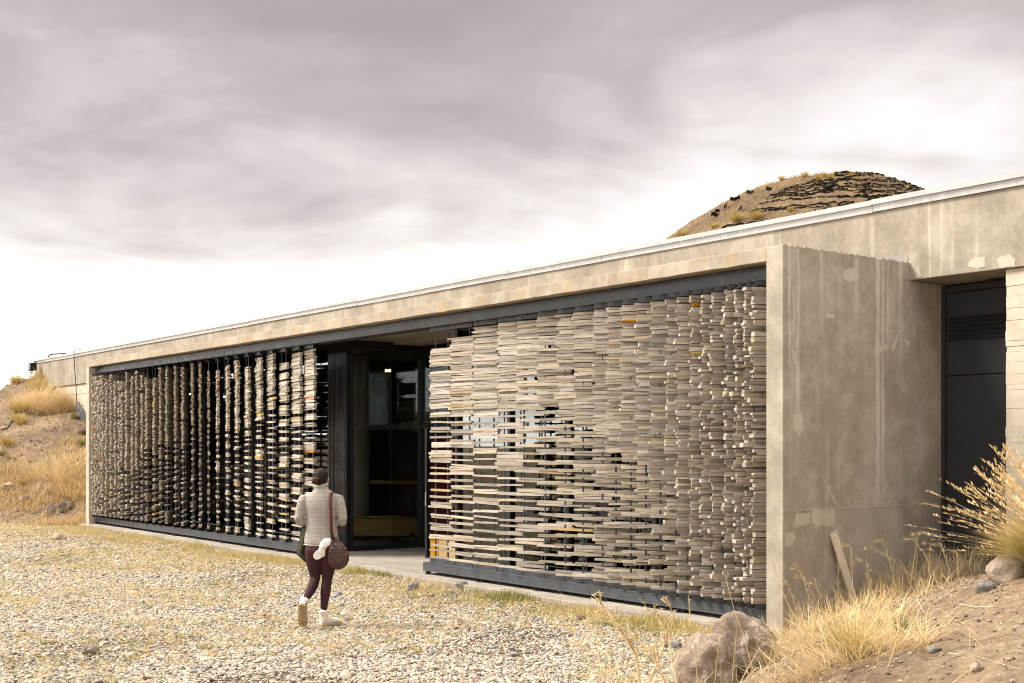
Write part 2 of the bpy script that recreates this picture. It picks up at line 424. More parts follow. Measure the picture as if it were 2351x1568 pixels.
def pebble_mat():
    m, t, b = new_mat('pebble')
    rnd = t.node('ShaderNodeObjectInfo').outputs['Random']
    co = t.node('ShaderNodeTexCoord').outputs['Object']
    col = t.ramp(rnd, [(0.0, (0.15, 0.148, 0.148)), (0.14, (0.24, 0.225, 0.21)), (0.34, (0.34, 0.285, 0.225)), (0.52, (0.42, 0.345, 0.258)),
                       (0.70, (0.47, 0.395, 0.305)), (0.86, (0.55, 0.485, 0.395)), (0.94, (0.33, 0.22, 0.145)), (1.0, (0.22, 0.135, 0.095))])
    col = t.hsv(col, v=t.ramp(t.noise(co, 1.5, 4, 0.6), [(0.3, 0.8), (0.7, 1.15)]))
    t.put(b.inputs['Base Color'], col); b.inputs['Roughness'].default_value = 0.75
    b.inputs['Specular IOR Level'].default_value = 0.25
    return m
M['pebble'] = pebble_mat()

def rock_mat(name, a, bc, c, lichen=(0.62, 0.57, 0.52), amt=1.0):
    m, t, b = new_mat(name)
    co = t.node('ShaderNodeTexCoord').outputs['Object']
    n1 = t.noise(co, 3.5, 8, 0.7, 0.6); n2 = t.noise(co, 18, 6, 0.7)
    col = t.ramp(t.math('ADD', t.math('MULTIPLY', n1, 0.65), t.math('MULTIPLY', n2, 0.35)), [(0.36, a), (0.5, bc), (0.64, c)])
    li = t.ramp(t.noise(co, 5.5, 7, 0.72, 0.8), [(0.54, 0.0), (0.64, amt)])
    col = t.mix(li, col, lichen)
    t.put(b.inputs['Base Color'], col); b.inputs['Roughness'].default_value = 0.95
    b.inputs['Specular IOR Level'].default_value = 0.15
    t.put(b.inputs['Normal'], t.bump(t.math('ADD', n1, n2), 0.8, 0.05))
    return m
M['rock'] = rock_mat('rock', (0.15, 0.115, 0.09), (0.31, 0.235, 0.175), (0.46, 0.38, 0.31), (0.66, 0.61, 0.56), amt=0.95)
M['dark_rock'] = rock_mat('dark_rock', (0.075, 0.058, 0.05), (0.15, 0.115, 0.095), (0.23, 0.18, 0.15), amt=0.15)
M['grey_rock'] = rock_mat('grey_rock', (0.15, 0.14, 0.135), (0.27, 0.25, 0.235), (0.40, 0.37, 0.34), amt=0.2)
M['pale_rock'] = rock_mat('pale_rock', (0.30, 0.23, 0.17), (0.42, 0.33, 0.25), (0.52, 0.43, 0.34), amt=0.4)

def emit(name, col, s):
    m = bpy.data.materials.new(name); m.use_nodes = True
    t = NT(m.node_tree); t.n.clear()
    e = t.node('ShaderNodeEmission', i_Color=col, i_Strength=s); t.node('ShaderNodeOutputMaterial', i_Surface=e)
    return m
M['bulb'] = emit('bulb', (1.0, 0.68, 0.30), 1.3)

# ------------------------------------------------------------------ places
P0 = Vector((2.84, 12.94, 0)); ANG = math.atan2(-0.7995, 0.6006)
XH = Vector((0.6006, -0.7995, 0)); YH = Vector((0.7995, 0.6006, 0))
def BW(x, y, z=0.0):
    return P0 + XH * x + YH * y + Vector((0, 0, z))
def to_b(X, Y):
    """world arrays -> building x, y"""
    dx_ = X - P0.x; dy_ = Y - P0.y
    return dx_ * XH.x + dy_ * XH.y, dx_ * YH.x + dy_ * YH.y
ZG, ZS = -0.10, -0.05          # gravel level, slab level

# ---- right-hand earth mound (thin plate through surveyed points)
ctrl = np.array([
    (1.1, 9.7, -.12), (1.6, 11, -.12), (2.3, 12.4, -.10), (.6, 7.8, -.12), (.2, 5, -.1), (0, 2, -.05), (-.3, 0, 0), (-.5, -3, .1),
    (-1, 9, -.14), (0, 12, -.14), (1.2, 13.5, -.14), (-1.5, 6, -.14), (-2, 2, -.14), (-2, -2, -.1),
    (1.30, 9.3, -.02), (1.48, 8, .33), (1.89, 6.5, .64), (2.28, 5.5, .84), (2.47, 8.5, .60), (3.2, 11, .44), (2.0, 10.2, .16), (2.5, 11.6, .08),
    (2.9, 12.6, .0), (3.3, 13.0, .12), (3.71, 13.4, .22), (4.3, 13.9, .36), (5.08, 14.3, .48), (3.61, 10, .76), (3.73, 9, .98), (2.78, 7, .84), (5, 9, 1.25), (6, 7, 1.5),
    (7, 12, 1.0), (6.5, 15, .7), (4, 5, 1.25), (3, 3, 1.0), (2, 2, .7), (1.4, 4.5, .55), (9, 9, 1.7), (9, 15, 1.0), (6, 2, 1.5), (9, 2, 2.0), (4, -2, 1.0)])
def tps(ctrl):
    X = ctrl[:, :2]; n = len(X)
    r2 = ((X[:, None] - X[None]) ** 2).sum(-1)
    K = np.where(r2 > 0, r2 * np.log(np.maximum(r2, 1e-9)) * 0.5, 0) + np.eye(n) * 0.02
    Pm = np.hstack([np.ones((n, 1)), X]); A = np.block([[K, Pm], [Pm.T, np.zeros((3, 3))]])
    s = np.linalg.solve(A, np.concatenate([ctrl[:, 2], np.zeros(3)]))
    def f(x, y):
        out = s[n] + s[n + 1] * x + s[n + 2] * y
        for i in range(n):
            rr = (x - X[i, 0]) ** 2 + (y - X[i, 1]) ** 2
            out = out + s[i] * 0.5 * rr * np.log(np.maximum(rr, 1e-9))
        return out
    return f
_mf = tps(ctrl)
def mound_h(x, y, detail=True):
    x = np.asarray(x, float); y = np.asarray(y, float)
    h = _mf(x, y)
    if detail:
        k = np.clip((h + .05) * 3, 0, 1)
        h = h + k * (fbm(x * 1.6, y * 1.6, 3, 3) * .10 + fbm(x * 9, y * 9, 4, 8) * .06)
    bx, by = to_b(x, y)
    ins = np.clip((-bx + .1) / .25, 0, 1) * np.clip((by + .35) / .3, 0, 1)
    return h * (1 - ins) + ins * (-.3)

# ---- left-hand slope against the wall
def hill_h(x, y, detail=True):
    x = np.asarray(x, float); y = np.asarray(y, float)
    wob = fbm(x * .25 + 9, y * .25, 3, 5) * 1.6
    t = np.clip((y - 31.4 + wob * .5) / 10.2, 0, 1)
    top = np.interp(x, [-60, -25, -18.3, -16.6, -8], [2.2, 2.6, 3.35, 4.15, 4.3])
    h = ZG + (top - ZG) * (t * .75 + .25 * t * t * (3 - 2 * t))
    if detail:
        k = np.clip(t * 8, 0, 1)
        h = h + k * (fbm(x * .8, y * .8, 3, 21) * .30 + fbm(x * 4, y * 4, 3, 22) * .09)
    return h

def grid_mesh(name, xs, ys, hf, keep=None):
    X, Y = np.meshgrid(xs, ys); Z = hf(X, Y)
    nx, ny = len(xs), len(ys)
    idx = np.arange(nx * ny).reshape(ny, nx)
    q = np.stack([idx[:-1, :-1], idx[:-1, 1:], idx[1:, 1:], idx[1:, :-1]], -1).reshape(-1, 4)
    V = np.stack([X, Y, Z], -1).reshape(-1, 3)
    if keep is not None:
        k = keep(X, Y).reshape(-1)
        q = q[k[q].all(1)]
    return fast_mesh(name, V, quads=q, smooth=True)

def add_mesh(name, me, mat, parent=None):
    me.materials.append(mat)
    return link(bpy.data.objects.new(name, me), parent)

# ground sheet out to the horizon, rising gently far behind the camera
def axis(a, near, step, far):
    pts = list(np.arange(-near, near + step, step)); v = near; s = step
    while v < far:
        s *= 1.5; v += s; pts += [v, -v]
    return np.array(sorted(pts)) + a
def ground_h(x, y):
    d = np.hypot(x, y - 12)
    back = np.clip((-y - 16) / 40, 0, 1); back = back * back * (3 - 2 * back)
    left = np.clip((-x - 34) / 50, 0, 1) * np.clip((30 - y) / 40, 0, 1)
    return ZG - .02 + (back * 4.6 + left * 2.0) * (1 + fbm(x * .03, y * .03, 3, 2)) * np.exp(-d / 900) + fbm(x * .6, y * .6, 3, 4) * .03 * (d < 40)
g = add_mesh('ground', grid_mesh('ground', axis(0, 40, 1.0, 2600), axis(0, 44, 1.0, 2600), ground_h), M['ground'])
tag(g, kind='structure')

g = add_mesh('earth_mound', grid_mesh('earth_mound', np.arange(-.6, 9.01, .055), np.arange(-1, 16.4, .055), mound_h,
             lambda X, Y: (mound_h(X, Y, False) > ZG - .03) & ~((to_b(X, Y)[0] < -.1) & (to_b(X, Y)[1] > -.02))), M['soil'])
tag(g, kind='structure')
def hill_keep(X, Y):
    bx, by = to_b(X, Y)
    return (bx < -22.44) & ((by < 2.5) | (bx < -34.4)) | ((bx < -22.2) & (by < -.02))
g = add_mesh('hillside', grid_mesh('hillside', np.arange(-46, -9.5, .16), np.arange(30, 62, .16), hill_h, hill_keep), M['hill_soil'])
tag(g, kind='structure')

# ------------------------------------------------------------------ the building
bld = empty('concrete_building', P0, ANG)
tag(bld, 'low concrete building with a projecting portal frame and timber screens', 'building')
LEN = 22.49
def part(name, mat, *boxes, bevel=0.0, parent=bld):
    m = MB()
    for b_ in boxes: m.box(*b_)
    return m.build(name, mat, parent, bevel=bevel)

def wavy_box(name, mat, x0, x1, y0, y1, z0, z1, nx, jit, parent=bld):
    """long concrete member whose lower and upper front arrises are a little uneven"""
    m = MB(); vs = []; xs = np.linspace(x0, x1, nx)
    for i, x in enumerate(xs):
        j = [random.uniform(-jit, jit) for _ in range(4)]
        vs += [(x, y0 + j[0] * .12, z0 + j[1]), (x, y0 + j[2] * .12, z1 + j[3]), (x, y1, z1), (x, y1, z0)]
    fs = [(0, 1, 2, 3), tuple((nx - 1) * 4 + k for k in (3, 2, 1, 0))]
    for i in range(nx - 1):
        for k in range(4):
            fs.append((i * 4 + k, (i + 1) * 4 + k, (i + 1) * 4 + (k + 1) % 4, i * 4 + (k + 1) % 4))
    m.add(vs, fs)
    return m.build(name, mat, parent, bevel=.006)
# portal: beam, posts, roof slab
wavy_box('portal_beam', M['concrete_beam'], -LEN, -.2335, 0, .32, 3.857, 4.01, 120, .004)
part('portal_roof', M['concrete_slab'], (-LEN + .01, -.24, .321, 6.0, 3.856, 4.0))
m = MB(); prof = [(0, -.4), (3.2, -.4), (3.2, 3.808), (2.1985, 3.808), (2.1985, 4.0105), (0, 4.0105)]
m.add([(-.2327, y, z) for y, z in prof] + [(0, y, z) for y, z in prof], [tuple(range(6)), tuple(range(11, 5, -1))] + [(k, (k + 1) % 6, (k + 1) % 6 + 6, k + 6) for k in range(6)])
m.build('portal_post', M['concrete_side'], bld, bevel=.009)
m = MB()
for k in range(40):                                     # cast joint running round the wall
    ya, yb = .002 + 2.75 * k / 40, .002 + 2.75 * (k + 1) / 40; j_ = random.uniform(-.004, .004)
    m.box(-.003, .0035 + random.uniform(0, .0025), ya, yb, 1.208 + j_, 1.217 + j_)
m.build('cast_joint', M['plaster'], bld)
m = MB(); y_ = .0
while y_ < 2.17:
    l_ = random.uniform(.02, .09)
    if random.random() < .75: m.box(-.03, random.uniform(.002, .008), y_, min(y_ + l_, 2.19), 4.008 - random.uniform(.002, .014), 4.011 + random.uniform(.001, .009))
    y_ += l_ + random.uniform(0, .03)
m.build('mortar_edge', M['plaster'], bld)['kind'] = 'stuff'
part('portal_post', M['concrete_post'], (-LEN + .001, -LEN + .225, .0, 2.6, -.4, 3.8562), bevel=.012)
# upper wall and its zinc cap
part('upper_wall', M['concrete_main'], (-34.6, 9.0, 2.2, 2.819, 3.81, 4.672), bevel=.008)
capx = [-34.66]
while capx[-1] < 9: capx.append(min(9.0, capx[-1] + 2.44))
for a, b_ in zip(capx[:-1], capx[1:]):
    m = MB(); dz_ = random.uniform(-.004, .004); dy_ = random.uniform(-.003, .003)
    prof = [(2.175, 4.668), (2.168, 4.740), (2.140, 4.748), (2.136, 4.806), (2.5, 4.825), (2.9, 4.82), (2.9, 4.676), (2.19, 4.676), (2.19, 4.668)]
    n_ = len(prof)
    vs = [(a + .003, y + dy_, z + dz_) for y, z in prof] + [(b_ - .003, y + dy_, z + dz_) for y, z in prof]
    fs = [tuple(range(n_)), tuple(range(2 * n_ - 1, n_ - 1, -1))] + [(k, (k + 1) % n_, (k + 1) % n_ + n_, k + n_) for k in range(n_)]
    m.add(vs, fs); m.build('cap_sheet', M['zinc'], bld)
part('roof', M['concrete_slab'], (-34.5, 9.0, 2.82, 30.0, 4.2, 4.55))
# lower walls under the overhang
part('lower_wall', M['concrete_pale'], (-34.5, -LEN + .0, 2.27, 2.6, -.3, 3.808))
rw = part('lower_wall', M['concrete_pale'], (1.19, 9.0, 2.27, 3.2, -.3, 3.808))
z = .5
while z < 3.79:
    h_ = min(random.choice((.06, .11, .11, .13, .20)), 3.80 - z)
    if 3.80 - z - h_ < .05: h_ = 3.80 - z
    for (xa, xb) in ((1.17, 2.9), (2.904, 5.2), (5.204, 9.0)):
        m = MB(); o_ = random.uniform(0, .012); m.box(xa + random.uniform(-.006, .006), xb, 2.245 + o_, 2.275, z + .001, z + h_ - .001)
        m.build('board_marked_course', M['concrete_pale'], rw, bevel=.0015)
    z += h_
# same coursing low on the far wall
lw = bld.children[-1]
z = 1.6
for zz in np.arange(1.7, 3.7, .36):
    part('block_course', M['concrete_pale'], (-33.0, -LEN - .01, 2.245, 2.272, zz + .006, min(zz + .352, 3.79)))
# plaster repairs on the side wall (thin trowelled skins)
def patch(pts, mat=M['plaster'], face='side', t_=.004):
    n_ = len(pts); m = MB()
    sub = []
    for i in range(n_):
        a = Vector(pts[i]); b_ = Vector(pts[(i + 1) % n_])
        for k in range(3):
            q = a.lerp(b_, k / 3) + Vector((random.uniform(-.008, .008), random.uniform(-.008, .008)))
            sub.append(q)
    n_ = len(sub)
    if face == 'side':
        vs = [(-.004, p.x, p.y) for p in sub] + [(-.001 + t_, p.x, p.y) for p in sub]
    else:
        vs = [(p.x, 2.21, p.y) for p in sub] + [(p.x, 2.2 - t_, p.y) for p in sub]
    fs = [tuple(range(n_)), tuple(range(2 * n_ - 1, n_ - 1, -1))] + [(k, (k + 1) % n_, (k + 1) % n_ + n_, k + n_) for k in range(n_)]
    m.add(vs, fs); return m.build('plaster_patch', mat, bld)
def wy(u):   # depth along the side wall at which picture column u falls
    r_ = (u - 1175.5) / 2836
    return (2.84 - r_ * 12.94) / (r_ * .6007 - .7995)
def wz(u, v):
    y_ = wy(u); return 1.9 + (1023 - v) / 2836 * (12.94 + .6007 * y_)
for poly in (
    [(1826, 1180), (1862, 1176), (1856, 1204), (1842, 1208), (1826, 1212)],
    [(1866, 1170), (1915, 1168), (1918, 1180), (1912, 1212), (1890, 1206), (1876, 1210), (1863, 1200)],
    [(1801, 1225), (1820, 1222), (1826, 1236), (1818, 1254), (1801, 1256)],
    [(1895, 1152), (1902, 1112), (1908, 1118), (1900, 1140)],
    [(1904, 1132), (1912, 1135), (1922, 1156), (1915, 1160)],
    [(1893, 723), (1916, 720), (1916, 730), (1896, 730)],
    [(1936, 620), (1968, 612), (1972, 640), (1950, 648), (1934, 640)],
    [(2007, 806), (2036, 792), (2040, 800), (2022, 808), (2010, 816)],
    [(2046, 800), (2058, 768), (2062, 774), (2056, 796), (2048, 808)],
    [(2068, 770), (2090, 786), (2084, 800), (2078, 780)],
    [(2020, 758), (2030, 752), (2026, 766)],
    [(1815, 800), (1830, 806), (1832, 840), (1822, 836)],
    [(1820, 955), (1840, 950), (1846, 985), (1834, 1000), (1822, 990)],
):
    patch([(wy(u_), wz(u_, v_)) for u_, v_ in poly])
def mx_(u):   # along the upper wall
    r_ = (u - 1175.5) / 2836; return -(4.599 - r_ * 14.26) / (.6006 + r_ * .7995)
def mz_(u, v): return 1.9 + (1023 - v) / 2836 * (14.26 - .7995 * mx_(u))
patch([(mx_(u_), mz_(u_, v_)) for u_, v_ in ((2222, 612), (2228, 596), (2262, 588), (2262, 612), (2240, 618))], M['plaster'], 'front')
patch([(mx_(u_), mz_(u_, v_)) for u_, v_ in ((2290, 592), (2318, 584), (2332, 596), (2330, 612), (2294, 616))], M['plaster'], 'front')
patch([(mx_(u_), mz_(u_, v_)) for u_, v_ in ((2098, 622), (2110, 612), (2116, 634), (2104, 640))], M['plaster'], 'front')
patch([(mx_(u_), mz_(u_, v_)) for u_, v_ in ((2024, 590), (2062, 586), (2066, 574), (2072, 584), (2086, 590), (2082, 602), (2040, 598))], M['grey_filler'], 'front')

# service door in its recess
dr = empty('service_door', (0, 0, 0), parent=bld)
dr['label'] = 'charcoal steel door with a louvre near its top'
part('door_frame', M['door_paint'], (-.0, .045, 2.80, 2.90, .1, 3.77), (.046, 1.20, 2.80, 2.90, 3.70, 3.77), bevel=.004, parent=dr)
part('door_leaf', M['door_paint'], (.05, 1.20, 2.83, 2.87, .1, 2.715), (.05, 1.20, 2.83, 2.87, 2.725, 3.695), bevel=.004, parent=dr)
for k in range(6):
    z0 = 3.13 + k * .048
    m = MB(); m.add([(.10, 2.829, z0), (1.20, 2.829, z0), (1.20, 2.795, z0 + .012), (.10, 2.795, z0 + .012), (.10, 2.829, z0 + .036), (1.20, 2.829, z0 + .036)],
                    [(0, 1, 2, 3), (3, 2, 5, 4), (0, 3, 4), (1, 5, 2)])
    m.build('louvre_slat', M['door_paint'], dr)
for hz in (1.25, 1.95, 2.72):
    m = MB(); m.tube([(.04, 2.79, hz - .07), (.04, 2.79, hz + .07)], .014, 8); m.build('hinge', M['door_paint'], dr)
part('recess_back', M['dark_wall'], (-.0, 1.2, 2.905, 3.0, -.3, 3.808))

# floor slab, with paving joints, apron and drain
xs_ = [-LEN - .02, -20.1, -17.6, -15.1, -12.6, -10.0, -7.6, -5.1, -2.6, -.236]
part('floor_slab', M['concrete_slab'], (-LEN + .226, -.2335, -.0, 9.0, -.4, ZS - .012))
for a, b_ in zip(xs_[:-1], xs_[1:]):
    for (ya, yb) in ((-.20, .262), (.302, 1.28), (1.286, 2.9)):
        if yb < 1: part('paving_slab', M['concrete_slab'], (a + .004, b_ - .004, ya + random.uniform(-.012, .012), yb, -.20, ZS + random.uniform(-.002, .002)), bevel=.006)
        else: part('paving_slab', M['concrete_slab'], (max(a, -LEN + .23) + .003, b_ - .003, ya, yb, -.10, ZS + random.uniform(-.002, .002)), bevel=.004)
dg = empty('drain_grate', parent=bld)
m = MB(); m.box(-11.6, -7.0, .262, .302, -.1, ZS - .02); m.build('drain_channel', M['dark_frame'], dg)
m = MB()
for x_ in np.arange(-11.6, -7.0, .03): m.box(x_, x_ + .016, .264, .300, ZS - .018, ZS - .004)
o = m.build('grate_bars', M['rod'], dg, fix=False); o['kind'] = 'stuff'

# steel beams that carry the screens
def i_beam(name, x0, x1, z0, z1, y0=.16, y1=.42, ft=.018):
    be = empty(name, parent=bld)
    part('web', M['steel'], (x0, x1, y0 + .004, y0 + .016, z0 + ft, z1 - ft), parent=be)
    part('flange', M['steel'], (x0, x1, y0, y1, z0, z0 + ft), bevel=.003, parent=be)
    part('flange', M['steel'], (x0, x1, y0, y1, z1 - ft, z1), bevel=.003, parent=be)
    return be
i_beam('top_beam', -LEN + .23, -.236, 3.69, 3.80)
part('beam_packer', M['dark_frame'], (-LEN + .23, -.236, .22, .40, 3.8005, 3.8555))
for (x0, x1) in ((-LEN + .23, -10.72), (-7.20, -.236)):
    be = i_beam('bottom_beam', x0, x1, .0, .128)
    n_ = max(2, int(round((x1 - x0) / 1.35)))
    for k in range(n_ + 1):
        x_ = x0 + .12 + (x1 - x0 - .24) * k / n_
        m = MB(); m.box(x_ - .03, x_ + .03, .20, .208, ZS, -.001); m.box(x_ - .045, x_ + .045, .14, .26, ZS + .001, ZS + .009); m.box(x_ - .03, x_ - .024, .15, .25, ZS, -.001)
        m.build('foot', M['steel'], be)

# glazing behind the screens
def frame_bar(x0, x1, y0, y1, z0, z1, parent, mat=None):
    return part('mullion', mat or M['dark_frame'], (x0, x1, y0, y1, z0, z1), bevel=.004, parent=parent)
def pane(name_x0, x1, y0, y1, z0, z1, parent):
    return part('pane', M['glass'], (name_x0, x1, y0, y1, z0, z1), parent=parent)
GT = 3.852
gl = empty('glazed_wall', parent=bld); gl['label'] = 'dark framed glass wall behind the boards left of the entrance'
ms_ = [-LEN + .26, -20.95, -19.6, -18.25, -16.9, -15.55, -14.87, -13.52, -12.17]
for x_ in ms_: frame_bar(x_ - .035, x_ + .035, 1.24, 1.36, ZS, GT, gl)
for a, b_ in zip(ms_[:-1], ms_[1:]):
    pane(a + .036, b_ - .036, 1.295, 1.305, ZS + .08, GT - .08, gl)
    part('rail', M['dark_frame'], (a + .036, b_ - .036, 1.26, 1.34, ZS, ZS + .08), (a + .036, b_ - .036, 1.26, 1.34, GT - .08, GT), parent=gl)
# heavy corner post left of the entrance
part('corner_post', M['dark_frame'], (-12.13, -11.86, 1.20, 1.30, ZS, GT), (-11.83, -11.40, 1.19, 1.285, ZS, GT), bevel=.006, parent=gl)
for x_ in (-12.05, -11.93, -11.76, -11.47): part('trim', M['bronze_trim'], (x_, x_ + .012, 1.178, 1.19, ZS, 3.3), parent=gl)
gr = empty('glazed_wall', parent=bld); gr['label'] = 'dark framed glass wall behind the boards right of the entrance'
ms_ = [-7.88, -6.47, -5.06, -3.65, -2.24, -.83, -.27]
for x_ in ms_: frame_bar(x_ - .035, x_ + .035, 1.24, 1.36, ZS, GT, gr)
for a, b_ in zip(ms_[:-1], ms_[1:]):
    pane(a + .036, b_ - .036, 1.295, 1.305, ZS + .08, GT - .08, gr)
    part('rail', M['dark_frame'], (a + .036, b_ - .036, 1.26, 1.34, ZS, ZS + .08), (a + .036, b_ - .036, 1.26, 1.34, GT - .08, GT), parent=gr)
# vestibule: side glass and doors at the back
ve = empty('entrance_lobby', parent=bld); ve['label'] = 'recessed glass entrance with one door standing open'
part('mullion', M['dark_frame'], (-11.44, -11.38, 1.286, 1.33, ZS, GT), (-11.46, -11.36, 2.78, 2.90, ZS, GT), bevel=.004, parent=ve)
pane(-11.415, -11.405, 1.33, 2.78, ZS + .09, 3.70, ve)
part('rail', M['dark_frame'], (-11.45, -11.37, 1.331, 2.78, ZS, ZS + .09), (-11.45, -11.37, 1.331, 2.78, 3.70, GT), bevel=.004, parent=ve)
part('mullion', M['dark_frame'], (-7.93, -7.83, 1.37, 1.43, ZS, GT), (-7.93, -7.83, 2.78, 2.90, ZS, GT), parent=ve)
pane(-7.885, -7.875, 1.44, 2.78, ZS + .09, 3.70, ve)
part('rail', M['dark_frame'], (-11.35, -7.94, 2.80, 2.88, 2.22, 2.32), (-11.35, -7.94, 2.80, 2.88, 3.72, GT), parent=ve)
for x_ in (-10.35, -9.30, -8.95): part('mullion', M['dark_frame'], (x_ - .04, x_ + .04, 2.79, 2.89, ZS, 2.219), (x_ - .04, x_ + .04, 2.79, 2.89, 2.321, 3.719), parent=ve)
pane(-11.34, -10.40, 2.84, 2.85, ZS, 2.21, ve); pane(-11.34, -10.40, 2.84, 2.85, 2.33, 3.71, ve)
pane(-8.90, -7.95, 2.84, 2.85, ZS, 2.21, ve); pane(-10.30, -7.95, 2.84, 2.85, 2.33, 3.71, ve)
do = empty('open_door', parent=ve)
part('stile', M['dark_frame'], (-9.375, -9.315, 1.60, 1.70, ZS + .01, 2.20), (-9.375, -9.315, 2.66, 2.76, ZS + .01, 2.20), (-9.37, -9.32, 1.701, 2.659, 2.10, 2.20), (-9.37, -9.32, 1.701, 2.659, ZS + .01, .12), bevel=.004, parent=do)
part('lock_plate', M['handle_metal'], (-9.355, -9.335, 1.592, 1.601, .86, 1.10), parent=do)
m = MB(); m.tube([(-9.44, 1.66, 1.02), (-9.25, 1.66, 1.02)], .012, 8); m.build('handle', M['dark_frame'], do)
part('door_panel', M['red_panel'], (-9.352, -9.338, 1.702, 2.658, .13, 2.09), parent=do)
# interior shell
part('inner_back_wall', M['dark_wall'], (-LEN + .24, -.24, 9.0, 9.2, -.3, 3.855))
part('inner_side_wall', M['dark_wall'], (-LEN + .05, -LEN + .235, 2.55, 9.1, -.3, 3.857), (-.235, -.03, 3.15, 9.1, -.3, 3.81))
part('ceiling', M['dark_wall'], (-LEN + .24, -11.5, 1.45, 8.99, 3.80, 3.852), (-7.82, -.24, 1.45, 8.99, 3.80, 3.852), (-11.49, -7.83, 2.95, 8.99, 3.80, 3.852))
m = MB(); m.tube([(-14.1, 3.0, ZS), (-14.1, 3.0, 3.79)], .24, 32, cap=False); m.build('round_column', M['concrete_main'], bld, smooth=True)

# ------------------------------------------------------------------ hanging board columns
def board_mesh(name, seed, mat, nseg=4):
    rr = random.Random(seed); m = MB(); vs = []
    bow = rr.uniform(-.12, .12) if seed % 3 == 0 else rr.uniform(-.04, .04); tw = rr.uniform(-.10, .10)
    ea, eb = rr.uniform(-.025, .025), rr.uniform(-.025, .025)
    for i in range(nseg + 1):
        t_ = i / nseg; x_ = t_ - .5
        bz = bow * (1 - (2 * x_) ** 2) * 1.6
        w_ = .5 * (1 - (.05 if i in (0, nseg) else 0) * rr.random())
        h_ = .5 * (1 - (.10 if i in (0, nseg) else .05) * rr.random())
        sk = (ea if i == 0 else eb if i == nseg else 0)
        tz = tw * x_
        for (sy, sz) in ((-1, -1), (1, -1), (1, 1), (-1, 1)):
            vs.append((x_ + sk * sy + rr.uniform(-.008, .008), sy * w_ + rr.uniform(-.03, .03), bz + sz * h_ + tz * sy + rr.uniform(-.04, .04)))
    fs = [(0, 1, 2, 3), tuple(nseg * 4 + k for k in (3, 2, 1, 0))]
    for i in range(nseg):
        for k in range(4): fs.append((i * 4 + k, (i + 1) * 4 + k, (i + 1) * 4 + (k + 1) % 4, i * 4 + (k + 1) % 4))
    m.add(vs, fs)
    me = m.mesh(name)
    bm = bmesh.new(); bm.from_mesh(me); bmesh.ops.recalc_face_normals(bm, faces=bm.faces); bm.to_mesh(me); bm.free()
    me.materials.append(mat); return me
BOARDS = [board_mesh('board', k, M['grey_wood']) for k in range(28)]
FRESH = [board_mesh('board', 100 + k, M['fresh_wood']) for k in range(5)]
ORANGE = [board_mesh('board', 200 + k, M['orange_wood']) for k in range(3)]

def channel_mesh():
    m = MB(); L_, H_, D_, t_ = .50, .058, .075, .007
    m.box(-L_ / 2, L_ / 2, -D_ / 2, -D_ / 2 + t_, -H_ / 2, H_ / 2)
    m.box(-L_ / 2, L_ / 2, -D_ / 2 + t_, D_ / 2, H_ / 2 - t_, H_ / 2)
    m.box(-L_ / 2, L_ / 2, -D_ / 2 + t_, D_ / 2, -H_ / 2, -H_ / 2 + t_)
    me = m.mesh('bracket'); me.materials.append(M['steel']); return me
CH = channel_mesh()
def bolt_mesh():
    m = MB(); m.tube([(0, 0, 0), (0, -.012, 0)], .012, 6); me = m.mesh('bolt'); me.materials.append(M['rod']); return me
BOLT = bolt_mesh()
def rod_mesh(r_, name):
    m = MB(); m.tube([(0, 0, 0), (0, 0, 1)], r_, 8); me = m.mesh(name); me.materials.append(M['rod']); return me
ROD = rod_mesh(.0065, 'rod'); SLEEVE = rod_mesh(.0125, 'spacer_tube')

ORD = ['first', 'second', 'third', 'fourth', 'fifth', 'sixth', 'seventh', 'eighth', 'ninth', 'tenth', 'eleventh', 'twelfth', 'thirteenth',
       'fourteenth', 'fifteenth', 'sixteenth', 'seventeenth', 'eighteenth', 'nineteenth', 'twentieth', 'twenty-first', 'twenty-second',
       'twenty-third', 'twenty-fourth', 'twenty-fifth', 'twenty-sixth', 'twenty-seventh', 'twenty-eighth', 'twenty-ninth', 'thirtieth',
       'thirty-first', 'thirty-second', 'thirty-third']
LS = [22.13, 22.03, 21.92, 21.79, 21.64, 21.50, 21.278, 21.001, 20.752, 20.508, 20.352, 20.085, 19.728, 19.485, 19.171, 18.889, 18.447, 18.089, 17.731, 17.257, 16.871, 16.388, 16.001, 15.591, 15.128, 14.641, 14.205, 13.718, 13.191, 12.681, 12.144, 11.626, 11.109]
LA = [43.2, 45.5, 47.4, 50.5, 53.6, 56.0, 59.9, 64.8, 69.3, 72.9, 74.4, 77.0, 80.5, 82.9, 85.5, 86.2, 87.9, 89.2, 90.6, 92.9, 95.0, 98.0, 100.6, 103.4, 105.6, 107.4, 108.9, 110.4, 112.0, 113.4, 114.9, 116.4, 118.0]
RS = [6.888, 6.33, 5.731, 5.115, 4.654, 4.17, 3.742, 3.373, 2.992, 2.738, 2.459, 2.189, 1.934, 1.674, 1.486, 1.276, 1.099, 0.945, 0.757, 0.604, 0.474, 0.36]
RA = [130.0, 131.4, 133.0, 136.9, 140.0, 147.0, 150.1, 153.0, 156.0, 158.4, 161.2, 164.0, 167.5, 171.2, 174.0, 176.7, 179.0, 181.0, 183.5, 185.7, 187.5, 189.6]

